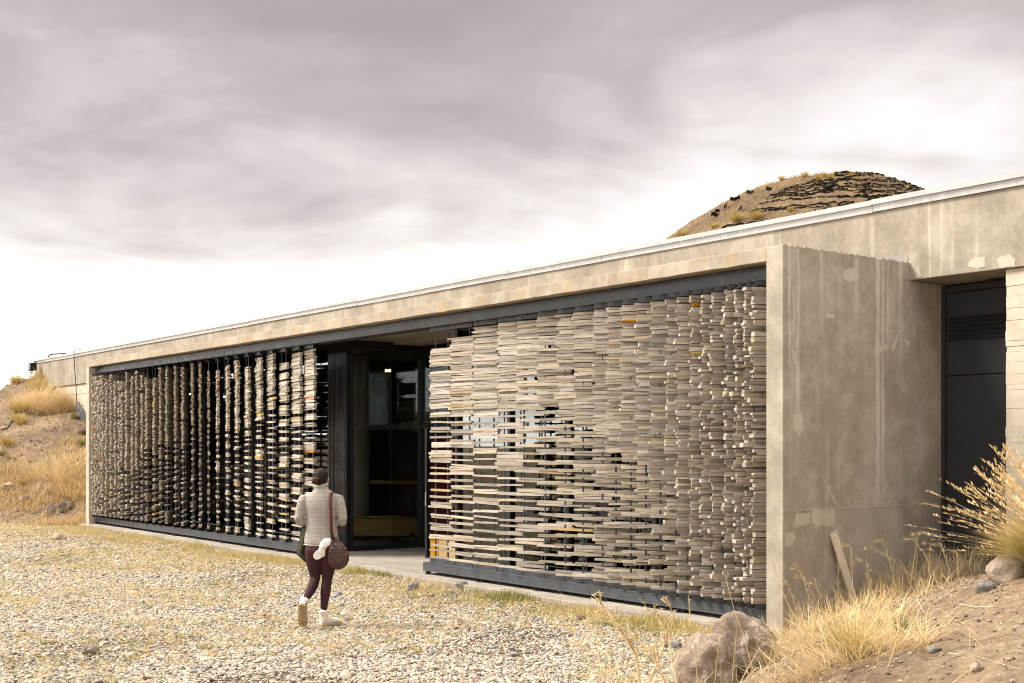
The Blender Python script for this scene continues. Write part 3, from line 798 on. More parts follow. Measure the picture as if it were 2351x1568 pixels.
def column(s_, ang, label, group, split, top_gap, gap_frac, seed, gs=1.0):
    rr = random.Random(seed)
    p = BW(-s_, .30, 0)
    # channel web and bolts towards the viewer: local -Y is the web side
    rz = R(ang - 180)
    root = empty('hanging_board_stack', p, rz)
    tag(root, label, 'board stack', group, 'thing')
    def inst(me, name, loc, rot=(0, 0, 0), scl=(1, 1, 1)):
        o = bpy.data.objects.new(name, me); C.objects.link(o); o.parent = root
        o.location = loc; o.rotation_euler = rot; o.scale = scl; return o
    for zc in (3.66, .159):
        b_ = inst(CH, 'bracket', (0, 0, zc))
        for bx_ in (-.155, .155):
            o = bpy.data.objects.new('bolt', BOLT); C.objects.link(o); o.parent = b_; o.location = (bx_, -.0375, 0)
    for bx_ in (-.155, .155):
        inst(ROD, 'rod', (bx_, 0, .13), (0, 0, 0), (1, 1, 3.56))
        inst(SLEEVE, 'spacer_tube', (bx_, 0, .188), (0, 0, 0), (1, 1, split - .188))
    z_ = 3.630 - top_gap
    phase = rr.uniform(0, 6)
    run = 0; hole = rr.uniform(.5, 2.2)
    while z_ > .235:
        th = rr.choice((.026, .030, .033, .036, .040, .050)) * rr.uniform(.92, 1.08)
        if z_ - th < .19: break
        L_ = rr.gauss(.535, .018) if rr.random() > .14 else rr.uniform(.47, .61)
        W_ = rr.choice((.042, .046, .050, .055, .062))
        k_ = rr.random()
        me = ORANGE[rr.randrange(3)] if k_ < .004 else FRESH[rr.randrange(5)] if k_ < .018 else BOARDS[rr.randrange(28)]
        o = inst(me, 'board', (rr.gauss(0, .014), rr.gauss(0, .0065), z_ - th / 2),
                 (rr.gauss(0, .02), rr.gauss(0, .011) + .012 * math.sin(z_ * 2.2 + phase), rr.gauss(0, .014) + (math.pi if rr.random() < .5 else 0)), (L_, W_, th * .98))
        z_ -= th + .0012
        if z_ < split:
            run -= 1
            if run <= 0:
                k_ = rr.random()
                run = 1 if k_ < .66 else 2 if k_ < .87 else 3 if k_ < .95 else rr.randint(4, 6)
                lower = min(1, (split - z_) / 1.2)
                if rr.random() < gap_frac: z_ -= rr.uniform(.036, .060 + .034 * lower) * gs
        elif rr.random() < .16:
            z_ -= rr.uniform(.03, .08) if rr.random() < .12 and z_ < 3.3 else rr.uniform(.004, .012)
    # last board rests on the lower bracket
    inst(BOARDS[rr.randrange(28)], 'board', (0, 0, .206), (0, 0, 0), (.54, .06, .034))
    return root
for i, (s_, a_) in enumerate(zip(RS, RA)):
    split = np.interp(s_, [.3, 1.2, 2.0, 3.0, 4.2, 6.9], [.55, .85, 1.45, 2.0, 2.38, 2.45]) + random.uniform(-.18, .18)
    gf = np.interp(s_, [.3, 1.2, 2.2, 3.2, 6.9], [.12, .30, .66, .92, 1.0])
    tg = .26 if i == 0 else .13 if i == 1 else random.choice((.01, .02, .03, .05)) if i < 5 else random.choice((.004, .008, .015))
    column(s_, a_, 'hanging stack of weathered boards, %s to the right of the doorway' % ORD[i], 'board stacks right of the doorway', split, tg, gf, 1000 + i, 1.12)
for j in range(33):
    i = 32 - j; s_ = LS[i]; a_ = LA[i]
    split = np.interp(s_, [11, 12.7, 14.5, 16.5, 18.5, 20.5, 22.2], [2.60, 2.55, 2.35, 2.0, 1.75, 1.25, .7]) + random.uniform(-.25, .25)
    gf = np.interp(s_, [11, 18.5, 21, 22.2], [.98, .90, .6, .3])
    column(s_, a_, 'hanging stack of weathered boards, %s to the left of the doorway' % ORD[j], 'board stacks left of the doorway', split, random.choice((.01, .02, .05, .12, .2)), gf, 2000 + i, 1.4)

# ------------------------------------------------------------------ rocks
from mathutils import noise as mnoise
def rock_mesh(name, seed, sx, sy, sz, mat, rough=.35, sub=4, lumps=1.2):
    bm = bmesh.new(); bmesh.ops.create_icosphere(bm, subdivisions=sub, radius=1.0)
    off = Vector((seed * 3.7, seed * 1.3, seed * 7.1))
    for v in bm.verts:
        p = v.co.copy()
        d_ = mnoise.noise(p * lumps + off) * rough + (.35 - abs(mnoise.noise(p * 2.4 + off))) * rough * .8 + (.3 - abs(mnoise.noise(p * 5.5 + off))) * rough * .35 + mnoise.noise(p * 13 + off) * rough * .10
        c_ = mnoise.cell(p * 1.7 + off) * rough * .25
        v.co = p * (1 + d_ + c_ * .3)
        v.co.x *= sx; v.co.y *= sy; v.co.z *= sz
    me = bpy.data.meshes.new(name); bm.to_mesh(me); bm.free()
    me.materials.append(mat); me.polygons.foreach_set('use_smooth', [True] * len(me.polygons))
    return me
def rock(loc, seed, size, mat, label, rz=0, cat='rock', group=None, name='rock', **kw):
    o = link(bpy.data.objects.new(name, rock_mesh(name, seed, *size, mat, **kw))); o.location = loc; o.rotation_euler = (0, 0, rz)
    return tag(o, label, cat, group, 'thing')

def at(u, v, hf, y0=3.0, y1=60.0):
    """where the sight line of a surveyed picture point meets the terrain"""
    ys = np.arange(y0, y1, .02); x_ = (u - 1175.5) / 2836 * ys; z_ = 1.9 + (1023 - v) / 2836 * ys
    hit = np.nonzero(z_ <= hf(x_, ys))[0]
    i = hit[0] if len(hit) else len(ys) - 1
    return Vector((x_[i], ys[i], float(hf(x_[i], ys[i]))))
flat = lambda x, y: np.full(np.shape(x), ZG)

rock((1.42, 8.95, .25), 3, (.22, .21, .28), M['rock'], 'tall front lobe of brown lichen-marked boulder on the mound', .3, 'boulder', name='boulder', lumps=1.0, rough=.30)
rock((1.71, 9.25, .34), 11, (.25, .20, .31), M['rock'], 'wide brown and grey boulder behind the tall one, at the mound', -.2, 'boulder', name='boulder', lumps=1.3, rough=.28)
rock((-12.10, 32.35, .08), 5, (.29, .25, .27), M['dark_rock'], 'dark brown boulder half at the foot of the slope, larger of two', .2, 'boulder', name='boulder')
rock((-11.75, 32.45, .12), 8, (.29, .25, .29), M['dark_rock'], 'dark brown boulder at the slope foot, nearer the portal post', 1.2, 'boulder', name='boulder')
rock((-11.15, 32.2, .02), 9, (.22, .2, .16), M['pale_rock'], 'low pale stone beside the dark boulders at the slope foot', .5, 'stone', name='stone')
p_ = at(948, 1358, flat); rock((p_.x, p_.y, -.04), 14, (.075, .06, .065), M['grey_rock'], 'grey angular stone alone on the gravel near the entrance', .4, 'stone', name='stone')
p_ = at(1040, 1318, flat); rock((p_.x, p_.y + .05, ZS + .025), 15, (.075, .05, .035), M['pale_rock'], 'rounded pale stone on the slab under the steel beam end', .2, 'stone', name='stone')
p_ = at(1060, 1350, flat); rock((p_.x, p_.y, -.06), 16, (.08, .06, .05), M['grey_rock'], 'smooth grey cobble in the grass below the steel beam', .2, 'stone', name='stone')
p_ = at(1545, 1488, flat); rock((p_.x, p_.y, -.07), 17, (.09, .06, .04), M['grey_rock'], 'flat grey stone on gravel left of the boulders', .1, 'stone', name='stone')
p_ = at(1375, 1425, flat); rock((p_.x - .2, p_.y, -.08), 18, (.05, .04, .035), M['dark_rock'], 'small dark stone in the gravel before the screen', .1, 'stone', name='stone')
p_ = at(210, 1503, flat); rock((p_.x, p_.y, -.06), 19, (.075, .055, .05), M['rock'], 'reddish stone in the gravel left of the walker', .6, 'stone', name='stone')
p_ = at(2050, 1395, mound_h); 
for k, (u_, v_, r_, mt, lb) in enumerate((
    (2262, 1358, .07, 'grey_rock', 'grey crusted stone below the large grass tussock'), (2315, 1330, .16, 'pale_rock', 'pinkish lichen-crusted rock below the large grass tussock'),
    (1985, 1400, .045, 'dark_rock', 'dark stone at the left of a bare twig on the mound'), (2052, 1402, .042, 'dark_rock', 'round dark stone at the right end of a twig'),
    (1880, 1390, .04, 'pale_rock', 'small pale stone in the straw by the wall'), (2240, 1540, .03, 'pale_rock', 'white pebble near the lower edge of the mound'),
    (2140, 1500, .028, 'grey_rock', 'bluish pebble on bare soil of the mound'))):
    p_ = at(u_, v_, mound_h)
    rock((p_.x, p_.y, p_.z + r_ * .3), 30 + k, (r_, r_ * .8, r_ * .75), M[mt], lb, k, 'stone', name='stone', sub=3)
p_ = at(350, 1900 / 1.742, hill_h, 28)
for k, (u_, v_, r_) in enumerate(((232, 960, .16), (20, 1120, .12), (60, 1148, .1), (135, 1240, .12), (232, 995, .1), (163, 1035, .09))):
    hh = lambda x, y: np.maximum(hill_h(x, y), ZG)
    p_ = at(min(u_, 190), v_, hh, 26)
    rock((p_.x, p_.y, p_.z + r_ * .3), 50 + k, (r_ * 1.3, r_, r_ * .8), M['dark_rock' if k % 2 == 0 else 'pale_rock'],
         ['dark stone high on the slope below the black sheet', 'brown stone low on the slope near the left edge', 'small brown stone near the slope foot', 'small pale stone at the foot of the slope',
          'pale stone on the slope beside the post', 'pale cream stone midway up the slope'][k], k, 'stone', name='stone', sub=3)

# ------------------------------------------------------------------ loose gravel (instances, too many to count)
def poly_pts(n, xr, yr, ok):
    x_ = RNG.uniform(*xr, n); y_ = RNG.uniform(*yr, n); k = ok(x_, y_); return x_[k], y_[k]
def in_yard(x_, y_):
    bx, by = to_b(x_, y_)
    k = (by < -.22) & (x_ > -.47 * y_ - 1.2) & (y_ < 33)
    q = np.nonzero(k & (x_ > -.8))[0]
    k[q] = mound_h(x_[q], y_[q], False) < -.055
    return k
gx, gy = poly_pts(1250000, (-16, 3), (8.3, 32), in_yard)
keep_p = np.clip(1.55 - gy / 21, .22, 1)
bxx, byy = to_b(gx, gy)
edge = np.clip((-.22 - byy) / .9, 0, 1)                               # soil and grass next to the slab
barep = fbm(gx * .5, gy * .5, 3, 41)
keep_p = keep_p * np.where(edge < 1, .25 + .75 * edge, 1) * np.where(barep > .10, .40, 1)
k = RNG.random(len(gx)) < keep_p * .93
gx, gy = gx[k], gy[k]; n = len(gx)
size = np.exp(RNG.normal(math.log(.0104), .36, n)) * (1 + np.clip(gy - 16, 0, 20) * .03)
scl = np.stack([size * RNG.uniform(.95, 1.5, n), size * RNG.uniform(.8, 1.15, n), size * RNG.uniform(.42, .7, n)], -1)
rot = np.stack([RNG.normal(0, .25, n), RNG.normal(0, .25, n), RNG.uniform(0, 6.28, n)], -1)
gz = ZG + scl[:, 2] * RNG.uniform(.1, 1.1, n)
me = bpy.data.meshes.new('gravel'); me.vertices.add(n)
me.vertices.foreach_set('co', np.stack([gx, gy, gz], -1).astype(np.float32).ravel())
for nm, arr in (('scl', scl), ('rot', rot)):
    a_ = me.attributes.new(nm, 'FLOAT_VECTOR', 'POINT'); a_.data.foreach_set('vector', arr.astype(np.float32).ravel())
grav = link(bpy.data.objects.new('gravel', me)); tag(grav, 'loose rounded grey, cream and brown pebbles covering the yard', 'gravel', kind='stuff')
ng = bpy.data.node_groups.new('scatter', 'GeometryNodeTree')
ng.interface.new_socket('Geometry', in_out='INPUT', socket_type='NodeSocketGeometry')
ng.interface.new_socket('Geometry', in_out='OUTPUT', socket_type='NodeSocketGeometry')
G = NT(ng)
gi = G.node('NodeGroupInput'); go = G.node('NodeGroupOutput')
jn = G.node('GeometryNodeJoinGeometry')
for k in range(5):
    ico = G.node('GeometryNodeMeshIcoSphere', i_Radius=1.0, i_Subdivisions=2)
    nz = G.node('ShaderNodeTexNoise', i_Scale=.8, i_Detail=1.0)
    pos = G.node('GeometryNodeInputPosition')
    G.put(nz.inputs['Vector'], G.vmath('ADD', pos.outputs[0], (k * 5.1, k * 2.2, k * 9.3)))
    off = G.vmath('SCALE', G.vmath('SUBTRACT', nz.outputs['Color'], (.5, .5, .5))); off.node.inputs['Scale'].default_value = 1.1
    sp = G.node('GeometryNodeSetPosition', i_Geometry=ico.outputs[0], i_Offset=off)
    sm = G.node('GeometryNodeSetShadeSmooth', i_0=sp.outputs[0])
    mt_ = G.node('GeometryNodeSetMaterial', i_Geometry=sm.outputs[0]); mt_.inputs['Material'].default_value = M['pebble']
    g2 = G.node('GeometryNodeGeometryToInstance', i_0=mt_.outputs[0])
    G.l.new(g2.outputs[0], jn.inputs[0])
na_s = G.node('GeometryNodeInputNamedAttribute', data_type='FLOAT_VECTOR'); na_s.inputs['Name'].default_value = 'scl'
na_r = G.node('GeometryNodeInputNamedAttribute', data_type='FLOAT_VECTOR'); na_r.inputs['Name'].default_value = 'rot'
ri = G.node('FunctionNodeRandomValue', data_type='INT')
for s_ in ri.inputs:
    if s_.type == 'INT' and s_.name == 'Max': s_.default_value = 4
ri_out = [o_ for o_ in ri.outputs if o_.type == 'INT'][0]
iop = G.node('GeometryNodeInstanceOnPoints', i_Points=gi.outputs[0], i_Instance=jn.outputs[0])
iop.inputs['Pick Instance'].default_value = True
G.l.new(ri_out, iop.inputs['Instance Index']); G.l.new(na_r.outputs[0], iop.inputs['Rotation']); G.l.new(na_s.outputs[0], iop.inputs['Scale'])
G.l.new(iop.outputs[0], go.inputs[0])
md = grav.modifiers.new('scatter', 'NODES'); md.node_group = ng

# ------------------------------------------------------------------ grass
LV = np.array([0, .3, .65, 1.0]); WV = np.array([1.0, .9, .62])
def blades(root, az, lean, length, width, bend, tint, droop=.35):
    n = len(root); h = np.stack([np.cos(az), np.sin(az), np.zeros(n)], -1)
    wa = az + np.pi / 2 + RNG.uniform(-1.0, 1.0, n)
    wd = np.stack([np.cos(wa), np.sin(wa), np.zeros(n)], -1)
    V = np.zeros((n, 7, 3)); T = np.zeros((n, 7))
    for i, t in enumerate(LV):
        hor = (np.sin(lean) * t + bend * t * t) * length
        ver = (np.cos(lean) * t - droop * np.abs(bend) * t * t) * length
        p = root + h * hor[:, None]; p[:, 2] += ver
        if i < 3:
            V[:, 2 * i] = p - wd * (width * WV[i] * .5)[:, None]; V[:, 2 * i + 1] = p + wd * (width * WV[i] * .5)[:, None]
            T[:, 2 * i] = T[:, 2 * i + 1] = tint + .12 * t - .06
        else:
            V[:, 6] = p; T[:, 6] = tint + .1
    base = (np.arange(n) * 7)[:, None]
    q = np.concatenate([base + np.array([0, 1, 3, 2]), base + np.array([2, 3, 5, 4])]); t_ = base + np.array([4, 5, 6])
    return V.reshape(-1, 3), q, t_, np.clip(T.reshape(-1), 0, 1)
def blade_obj(name, mat, parent=None, **kw):
    V, q, t_, T = blades(**kw)
    me = fast_mesh(name, V, quads=q, tris=t_, attrs={'tint': T}); me.materials.append(mat)
    return link(bpy.data.objects.new(name, me), parent)
def tuft_mesh(name, mat, n, r, length, width, spread, seed, tint=(.0, 1.0), bend=.25, wind=(0, 0)):
    global RNG
    keepr = RNG; RNG = np.random.default_rng(seed)
    a = RNG.uniform(0, 6.283, n); rr = r * np.sqrt(RNG.random(n))
    root = np.stack([rr * np.cos(a), rr * np.sin(a), np.full(n, -.01)], -1)
    lean = spread * (rr / r) * RNG.uniform(.5, 1.25, n) + RNG.normal(0, .08, n)
    vx = np.sin(lean) * np.cos(a) + wind[0]; vy = np.sin(lean) * np.sin(a) + wind[1]
    az = np.arctan2(vy, vx); lean = np.arcsin(np.clip(np.hypot(vx, vy), 0, .98))
    L = length * RNG.uniform(.55, 1.1, n)
    V, q, t_, T = blades(root, az, lean, L, width * RNG.uniform(.7, 1.3, n), RNG.uniform(0, bend, n), RNG.uniform(*tint, n))
    me = fast_mesh(name, V, quads=q, tris=t_, attrs={'tint': T}); me.materials.append(mat)
    RNG = keepr
    return me
def tuft(me, loc, s, rz, label, group, cat='grass tuft', name='grass_tuft'):
    o = link(bpy.data.objects.new(name, me)); o.location = loc; o.scale = (s, s, s * random.uniform(.9, 1.1)); o.rotation_euler = (0, 0, rz)
    return tag(o, label, cat, group, 'thing')

# strip of turf along the slab, patchy
def strip(n, hf_in, length, width, mat, name, label, tint):
    pass
n0 = 210000
s_ = RNG.uniform(-.5, 26, n0); w_ = -.2 - np.abs(RNG.normal(0, 1, n0)) * (.35 + s_ * .035)
X_ = P0.x - s_ * XH.x + w_ * YH.x; Y_ = P0.y - s_ * XH.y + w_ * YH.y
pt = fbm(X_ * 1.3, Y_ * 1.3, 3, 61) + .5
k = (RNG.random(n0) < np.clip((pt - .43) * 2.6, 0.03, 1) * np.interp(s_, [-1, 4, 10, 14, 26], [.32, .45, .5, .30, .16]))
k[k] &= mound_h(X_[k], Y_[k], False) < 0
X_, Y_, s2, w2 = X_[k], Y_[k], s_[k], w_[k]; n = len(X_)
dry = np.clip(.50 + s2 * .020 + RNG.normal(0, .22, n) + fbm(X_ * .9, Y_ * .9, 2, 64) * 1.0, 0, 1)
L = RNG.uniform(.04, .14, n) * (1.15 - .35 * np.clip(-w2 - .3, 0, 1))
o = blade_obj('turf_strip', M['turf'], root=np.stack([X_, Y_, np.full(n, ZG - .01)], -1), az=RNG.uniform(0, 6.28, n), lean=RNG.uniform(0, .7, n), length=L,
              width=RNG.uniform(.004, .008, n), bend=RNG.uniform(0, .35, n), tint=dry)
tag(o, 'patchy green and straw-coloured grass along the slab edge', 'grass', kind='stuff')
# thin scattered sprigs all over the gravel
nc = 5200
cx_, cy_ = poly_pts(nc * 6, (-15, 2.5), (8.5, 32), in_yard)
pk = (fbm(cx_ * .55, cy_ * .55, 3, 71) > -.08); cx_, cy_ = cx_[pk][:nc], cy_[pk][:nc]; nc = len(cx_)
per = RNG.integers(6, 26, nc); idx = np.repeat(np.arange(nc), per); n = len(idx)
sp = RNG.uniform(.012, .05, nc)[idx]
X_ = cx_[idx] + RNG.normal(0, 1, n) * sp; Y_ = cy_[idx] + RNG.normal(0, 1, n) * sp
o = blade_obj('sparse_grass', M['turf'], root=np.stack([X_, Y_, np.full(n, ZG)], -1), az=RNG.uniform(0, 6.28, n), lean=RNG.uniform(.1, 1.0, n),
              length=RNG.uniform(.03, .085, n), width=RNG.uniform(.003, .006, n), bend=RNG.uniform(0, .4, n),
              tint=np.clip(RNG.uniform(.1, 1.3, nc)[idx] + RNG.normal(0, .12, n), 0, 1))
tag(o, 'thin sprigs of grass growing through the gravel', 'grass', kind='stuff')
nc = 3800
cx_, cy_ = poly_pts(nc * 8, (-15, 2.5), (8.5, 32), in_yard); bx, by = to_b(cx_, cy_)
pk = RNG.random(len(cx_)) < np.clip(.16 + fbm(cx_ * .45, cy_ * .45, 3, 76) * 1.6 + np.exp((by + .2) / 2.2) * .55 + np.clip((cy_ - 18) * .02, 0, .3), 0, 1); cx_, cy_ = cx_[pk][:nc], cy_[pk][:nc]; nc = len(cx_)
per = RNG.integers(8, 30, nc); idx = np.repeat(np.arange(nc), per); n = len(idx); sp = RNG.uniform(.03, .10, nc)[idx]
X_ = cx_[idx] + RNG.normal(0, 1, n) * sp; Y_ = cy_[idx] + RNG.normal(0, 1, n) * sp
o = blade_obj('dry_mat', M['dry_grass'], root=np.stack([X_, Y_, np.full(n, ZG + .004)], -1), az=RNG.uniform(0, 6.28, n), lean=RNG.uniform(.6, 1.45, n),
              length=RNG.uniform(.03, .10, n), width=RNG.uniform(.003, .006, n), bend=RNG.uniform(-.2, .4, n), tint=np.clip(RNG.uniform(.45, 1.0, nc)[idx] + RNG.normal(0, .12, n), 0, 1))
tag(o, 'low yellowed grass matted between the pebbles', 'grass', kind='stuff')
# dry growth on the slope
n0 = 240000
X_ = RNG.uniform(-24, -9.8, n0); Y_ = RNG.uniform(30.6, 44, n0); bx, by = to_b(X_, Y_)
k = (bx < -22.5) & (by < 2.2) & (X_ > -.50 * Y_)
X_, Y_ = X_[k], Y_[k]; pt = fbm(X_ * .7, Y_ * .7, 4, 81) + .5 + np.clip((X_ + 13.5) * .05, -.1, .2)
k = RNG.random(len(X_)) < np.clip((pt - .40) * 3.2, .06, 1); X_, Y_ = X_[k], Y_[k]; n = len(X_)
Z_ = hill_h(X_, Y_)
o = blade_obj('slope_grass', M['straw'], root=np.stack([X_, Y_, Z_ - .01], -1), az=RNG.uniform(0, 6.28, n), lean=RNG.uniform(.2, 1.35, n),
              length=RNG.uniform(.06, .34, n), width=RNG.uniform(.008, .018, n), bend=RNG.uniform(-.3, .5, n), tint=np.clip(RNG.normal(.42, .25, n), 0, 1))
tag(o, 'dry straw-coloured grass and litter over the left slope', 'grass', kind='stuff')
# straw tangle on the right mound
n0 = 95000
X_ = RNG.uniform(.5, 6.5, n0); Y_ = RNG.uniform(5.2, 15, n0); H_ = mound_h(X_, Y_)
bx, by = to_b(X_, Y_)
toe = np.exp(-((H_ - .28) / .34) ** 2)                                  # thickest on the lower flank, bare soil higher up
wallside = np.clip(1 - (-bx_ if False else np.abs(bx - .35)) / 1.0, 0, 1) * (by > -.4)
dn = (toe * (fbm(X_ * 1.2, Y_ * 1.2, 3, 91) + .60) + wallside * .9) * (H_ > -.06) * ((bx > .04) | (by < -.02))
k = RNG.random(n0) < np.clip(dn * .50 - .20, .006, 1); X_, Y_, H_ = X_[k], Y_[k], H_[k]; n = len(X_)
o = blade_obj('mound_straw', M['straw'], root=np.stack([X_, Y_, H_ - .01 + RNG.uniform(0, .05, n)], -1), az=RNG.uniform(0, 6.28, n), lean=RNG.uniform(.3, 1.5, n),
              length=RNG.uniform(.05, .42, n), width=RNG.uniform(.0030, .0064, n), bend=RNG.uniform(-.7, .8, n), tint=np.clip(RNG.normal(.62, .26, n), 0, 1))
tag(o, 'tangled dry straw over the lower flank of the mound', 'grass', kind='stuff')
# crumbs of stone on the mound
def crumbs(name, n0, xr, yr, hf, ok, rmin, rmax, mat, label):
    X_ = RNG.uniform(*xr, n0); Y_ = RNG.uniform(*yr, n0); k = ok(X_, Y_); X_, Y_ = X_[k], Y_[k]; n = len(X_)
    Z_ = hf(X_, Y_); oc = np.array([(1, 0, 0), (-1, 0, 0), (0, 1, 0), (0, -1, 0), (0, 0, 1), (0, 0, -1)], float)
    f = np.array([(0, 2, 4), (2, 1, 4), (1, 3, 4), (3, 0, 4), (2, 0, 5), (1, 2, 5), (3, 1, 5), (0, 3, 5)])
    r_ = rmin + (rmax - rmin) * RNG.random(n) ** 3
    V = oc[None] * RNG.uniform(.6, 1.2, (n, 6, 1)) * (r_[:, None, None] * np.array([1.1, 1, .7])); a = RNG.uniform(0, 6.28, n); ca, sa = np.cos(a)[:, None], np.sin(a)[:, None]
    V = np.stack([V[..., 0] * ca - V[..., 1] * sa, V[..., 0] * sa + V[..., 1] * ca, V[..., 2]], -1)
    V += np.stack([X_, Y_, Z_ + r_ * .2], -1)[:, None]
    F = (f[None] + (np.arange(n) * 6)[:, None, None]).reshape(-1, 3)
    me = fast_mesh(name, V.reshape(-1, 3), tris=F, smooth=True); me.materials.append(mat)
    return tag(link(bpy.data.objects.new(name, me)), label, 'stones', kind='stuff')
crumbs('soil_crumbs', 9000, (.5, 6.5), (4.5, 14.5), mound_h, lambda x, y: (mound_h(x, y, False) > 0) & (~((to_b(x, y)[0] < .05) & (to_b(x, y)[1] > 0))), .003, .022, M['pale_rock'], 'small pale stones and crumbs on the bare mound')
crumbs('dark_soil_crumbs', 7000, (.5, 6.5), (4.5, 14.5), mound_h, lambda x, y: (mound_h(x, y, False) > 0) & (~((to_b(x, y)[0] < .05) & (to_b(x, y)[1] > 0))), .003, .020, M['dark_rock'], 'small dark clods on the bare mound')
crumbs('slope_stones', 4000, (-24, -9.8), (31, 43), hill_h, lambda x, y: (to_b(x, y)[0] < -22.5) & (to_b(x, y)[1] < 2.2), .01, .06, M['dark_rock'], 'small brown stones strewn over the left slope')

# individual tufts
YT = [tuft_mesh('grass_tuft', M['dry_grass'], 420, .15, .55, .009, .9, 300 + k, (.1, .75), .25) for k in range(3)]
GT_ = [tuft_mesh('grass_tuft', M['golden_grass'], 300, .10, .42, .010, .75, 310 + k, (.1, .9), .3) for k in range(3)]
GN = [tuft_mesh('grass_tuft', M['green_grass'], 320, .10, .30, .006, .8, 320 + k, (.0, .6), .3) for k in range(3)]
hh = lambda x, y: np.maximum(hill_h(x, y), ZG)
slope_tufts = [(88, 895, 1.15, 'y', 'large green-yellow tussock near the top of the slope below the cable'), (45, 945, 1.05, 'y', 'pale-topped tussock on the slope beside the left edge'),
    (42, 968, .8, 'y', 'small tussock just under the pale-topped one on the slope'), (36, 880, 1.0, 'y', 'olive tussock on the skyline of the slope by the cable'),
    (48, 975, .9, 'g', 'tall narrow golden tussock in the middle of the slope'), (16, 1022, .85, 'g', 'bright golden tuft alone at the left edge of the slope'),
    (50, 1112, .55, 'g', 'low orange tuft on the lower slope'), (172, 962, .6, 'n', 'green tuft below the black sheet on the slope'), (140, 935, .75, 'y', 'tuft with bare white stems beside the big straw heap'),
    (188, 1024, .8, 'n', 'dark green bush beside the portal post on the slope'), (5, 1046, .7, 'n', 'grey-green bushlet at the left edge of the slope')]
for i, (u_, v_, s_, kd, lb) in enumerate(slope_tufts):
    p_ = at(u_, v_, hh, 26)
    tuft({'y': YT, 'g': GT_, 'n': GN}[kd][i % 3], p_, s_ * .85 if kd != 'n' else s_ * 1.1, i * 1.7, lb, 'tussocks on the left slope', 'tussock', 'tussock')
# wind-blown straw heaps against the wall and post
def heap(u_, v_, hf, n, r, length, label, wind, y0=26, mat='straw', width=.007, tint=(.35, .9)):
    p_ = at(u_, v_, hf, y0)
    a = RNG.uniform(0, 6.283, n); rr = r * np.sqrt(RNG.random(n))
    X_ = p_.x + rr * np.cos(a) * 1.4; Y_ = p_.y + rr * np.sin(a) * .8; Z_ = hf(X_, Y_) + RNG.uniform(0, .22, n) * (1 - rr / r)
    lean = RNG.uniform(.5, 1.4, n); az = np.arctan2(np.sin(a) * .6 + wind[1] + RNG.normal(0, .4, n), np.cos(a) * .6 + wind[0] + RNG.normal(0, .4, n))
    V, q, t_, T = blades(np.stack([X_, Y_, Z_], -1) - np.array(p_), az, lean, length * RNG.uniform(.4, 1.1, n), np.full(n, width), RNG.uniform(-.2, .5, n), RNG.uniform(*tint, n))
    me = fast_mesh('straw_heap', V, quads=q, tris=t_, attrs={'tint': T}); me.materials.append(M[mat])
    o = link(bpy.data.objects.new('straw_heap', me)); o.location = p_
    return tag(o, label, 'straw heap', 'straw heaps on the left slope' if y0 > 20 else 'straw heaps on the mound', 'thing')
heap(115, 925, hh, 2600, .95, .9, 'big windswept heap of pale straw under the wall end', (.6, .3))
heap(165, 1085, hh, 2600, .85, .6, 'tangled dry bush heaped beside the portal post', (.0, .2))
heap(185, 1130, hh, 1500, .6, .5, 'lower tangle of dry stems near the post foot', (.2, -.2))
heap(108, 868, hh, 900, .45, .6, 'dry stems gathered at the very end of the wall', (.3, .1))

mound_tufts = [(2115, 1325, 1.0, 'n', 'bright green grass tuft by the side wall under dead twigs'), (1990, 1382, .5, 'n', 'low green sprig on soil edge below the leaning board'), (2045, 1355, .45, 'n', 'small green sprig right of the straw by the wall'),
    (1958, 1372, .75, 'y', 'yellow-green tuft at the foot of the leaning board'), (1755, 1455, .6, 'n', 'green-yellow tuft right of the boulders'), (1965, 1510, .85, 'y', 'green-hearted tuft in the middle of the near straw'),
    (2070, 1452, .5, 'n', 'flat green tuft on bare soil beside a white twig'), (1700, 1560, .6, 'y', 'yellow tuft at the lower edge below the boulders')]
for i, (u_, v_, s_, kd, lb) in enumerate(mound_tufts):
    p_ = at(u_, v_, mound_h, 4.5)
    tuft({'y': YT, 'n': GN}[kd][i % 3], p_, s_ * (.62 if kd == 'y' else .8), i * 1.3, lb, 'tufts on the mound', 'grass tuft')
# large bunch grass at the right: dense heart and long seeding stalks
p_ = Vector((3.96, 8.7, float(mound_h(3.96, 8.7)) + .02))
bt = empty('bunch_grass', p_); tag(bt, 'large green-gold bunch grass with long seeding stalks on the mound', 'bunch grass', kind='thing')
me = tuft_mesh('leaf_clump', M['dry_grass'], 9500, .26, .44, .0034, 1.5, 401, (.0, .75), .35); link(bpy.data.objects.new('leaf_clump', me), bt)
n = 420
a = RNG.uniform(0, 6.283, n); lean = np.abs(RNG.normal(.62, .40, n)); L = RNG.uniform(.45, .92, n)
vx = np.sin(lean) * np.cos(a) - .05; vy = np.sin(lean) * np.sin(a); az = np.arctan2(vy, vx); lean = np.arcsin(np.clip(np.hypot(vx, vy), 0, .98))
root = np.stack([.1 * np.cos(a), .1 * np.sin(a), np.zeros(n)], -1); bend = RNG.uniform(-.05, .42, n)
V, q, t_, T = blades(root, az, lean, L, np.full(n, .0075), bend, RNG.uniform(.6, 1, n))
me = fast_mesh('stalks', V, quads=q, tris=t_, attrs={'tint': T}); me.materials.append(M['straw']); o = link(bpy.data.objects.new('stalks', me), bt)
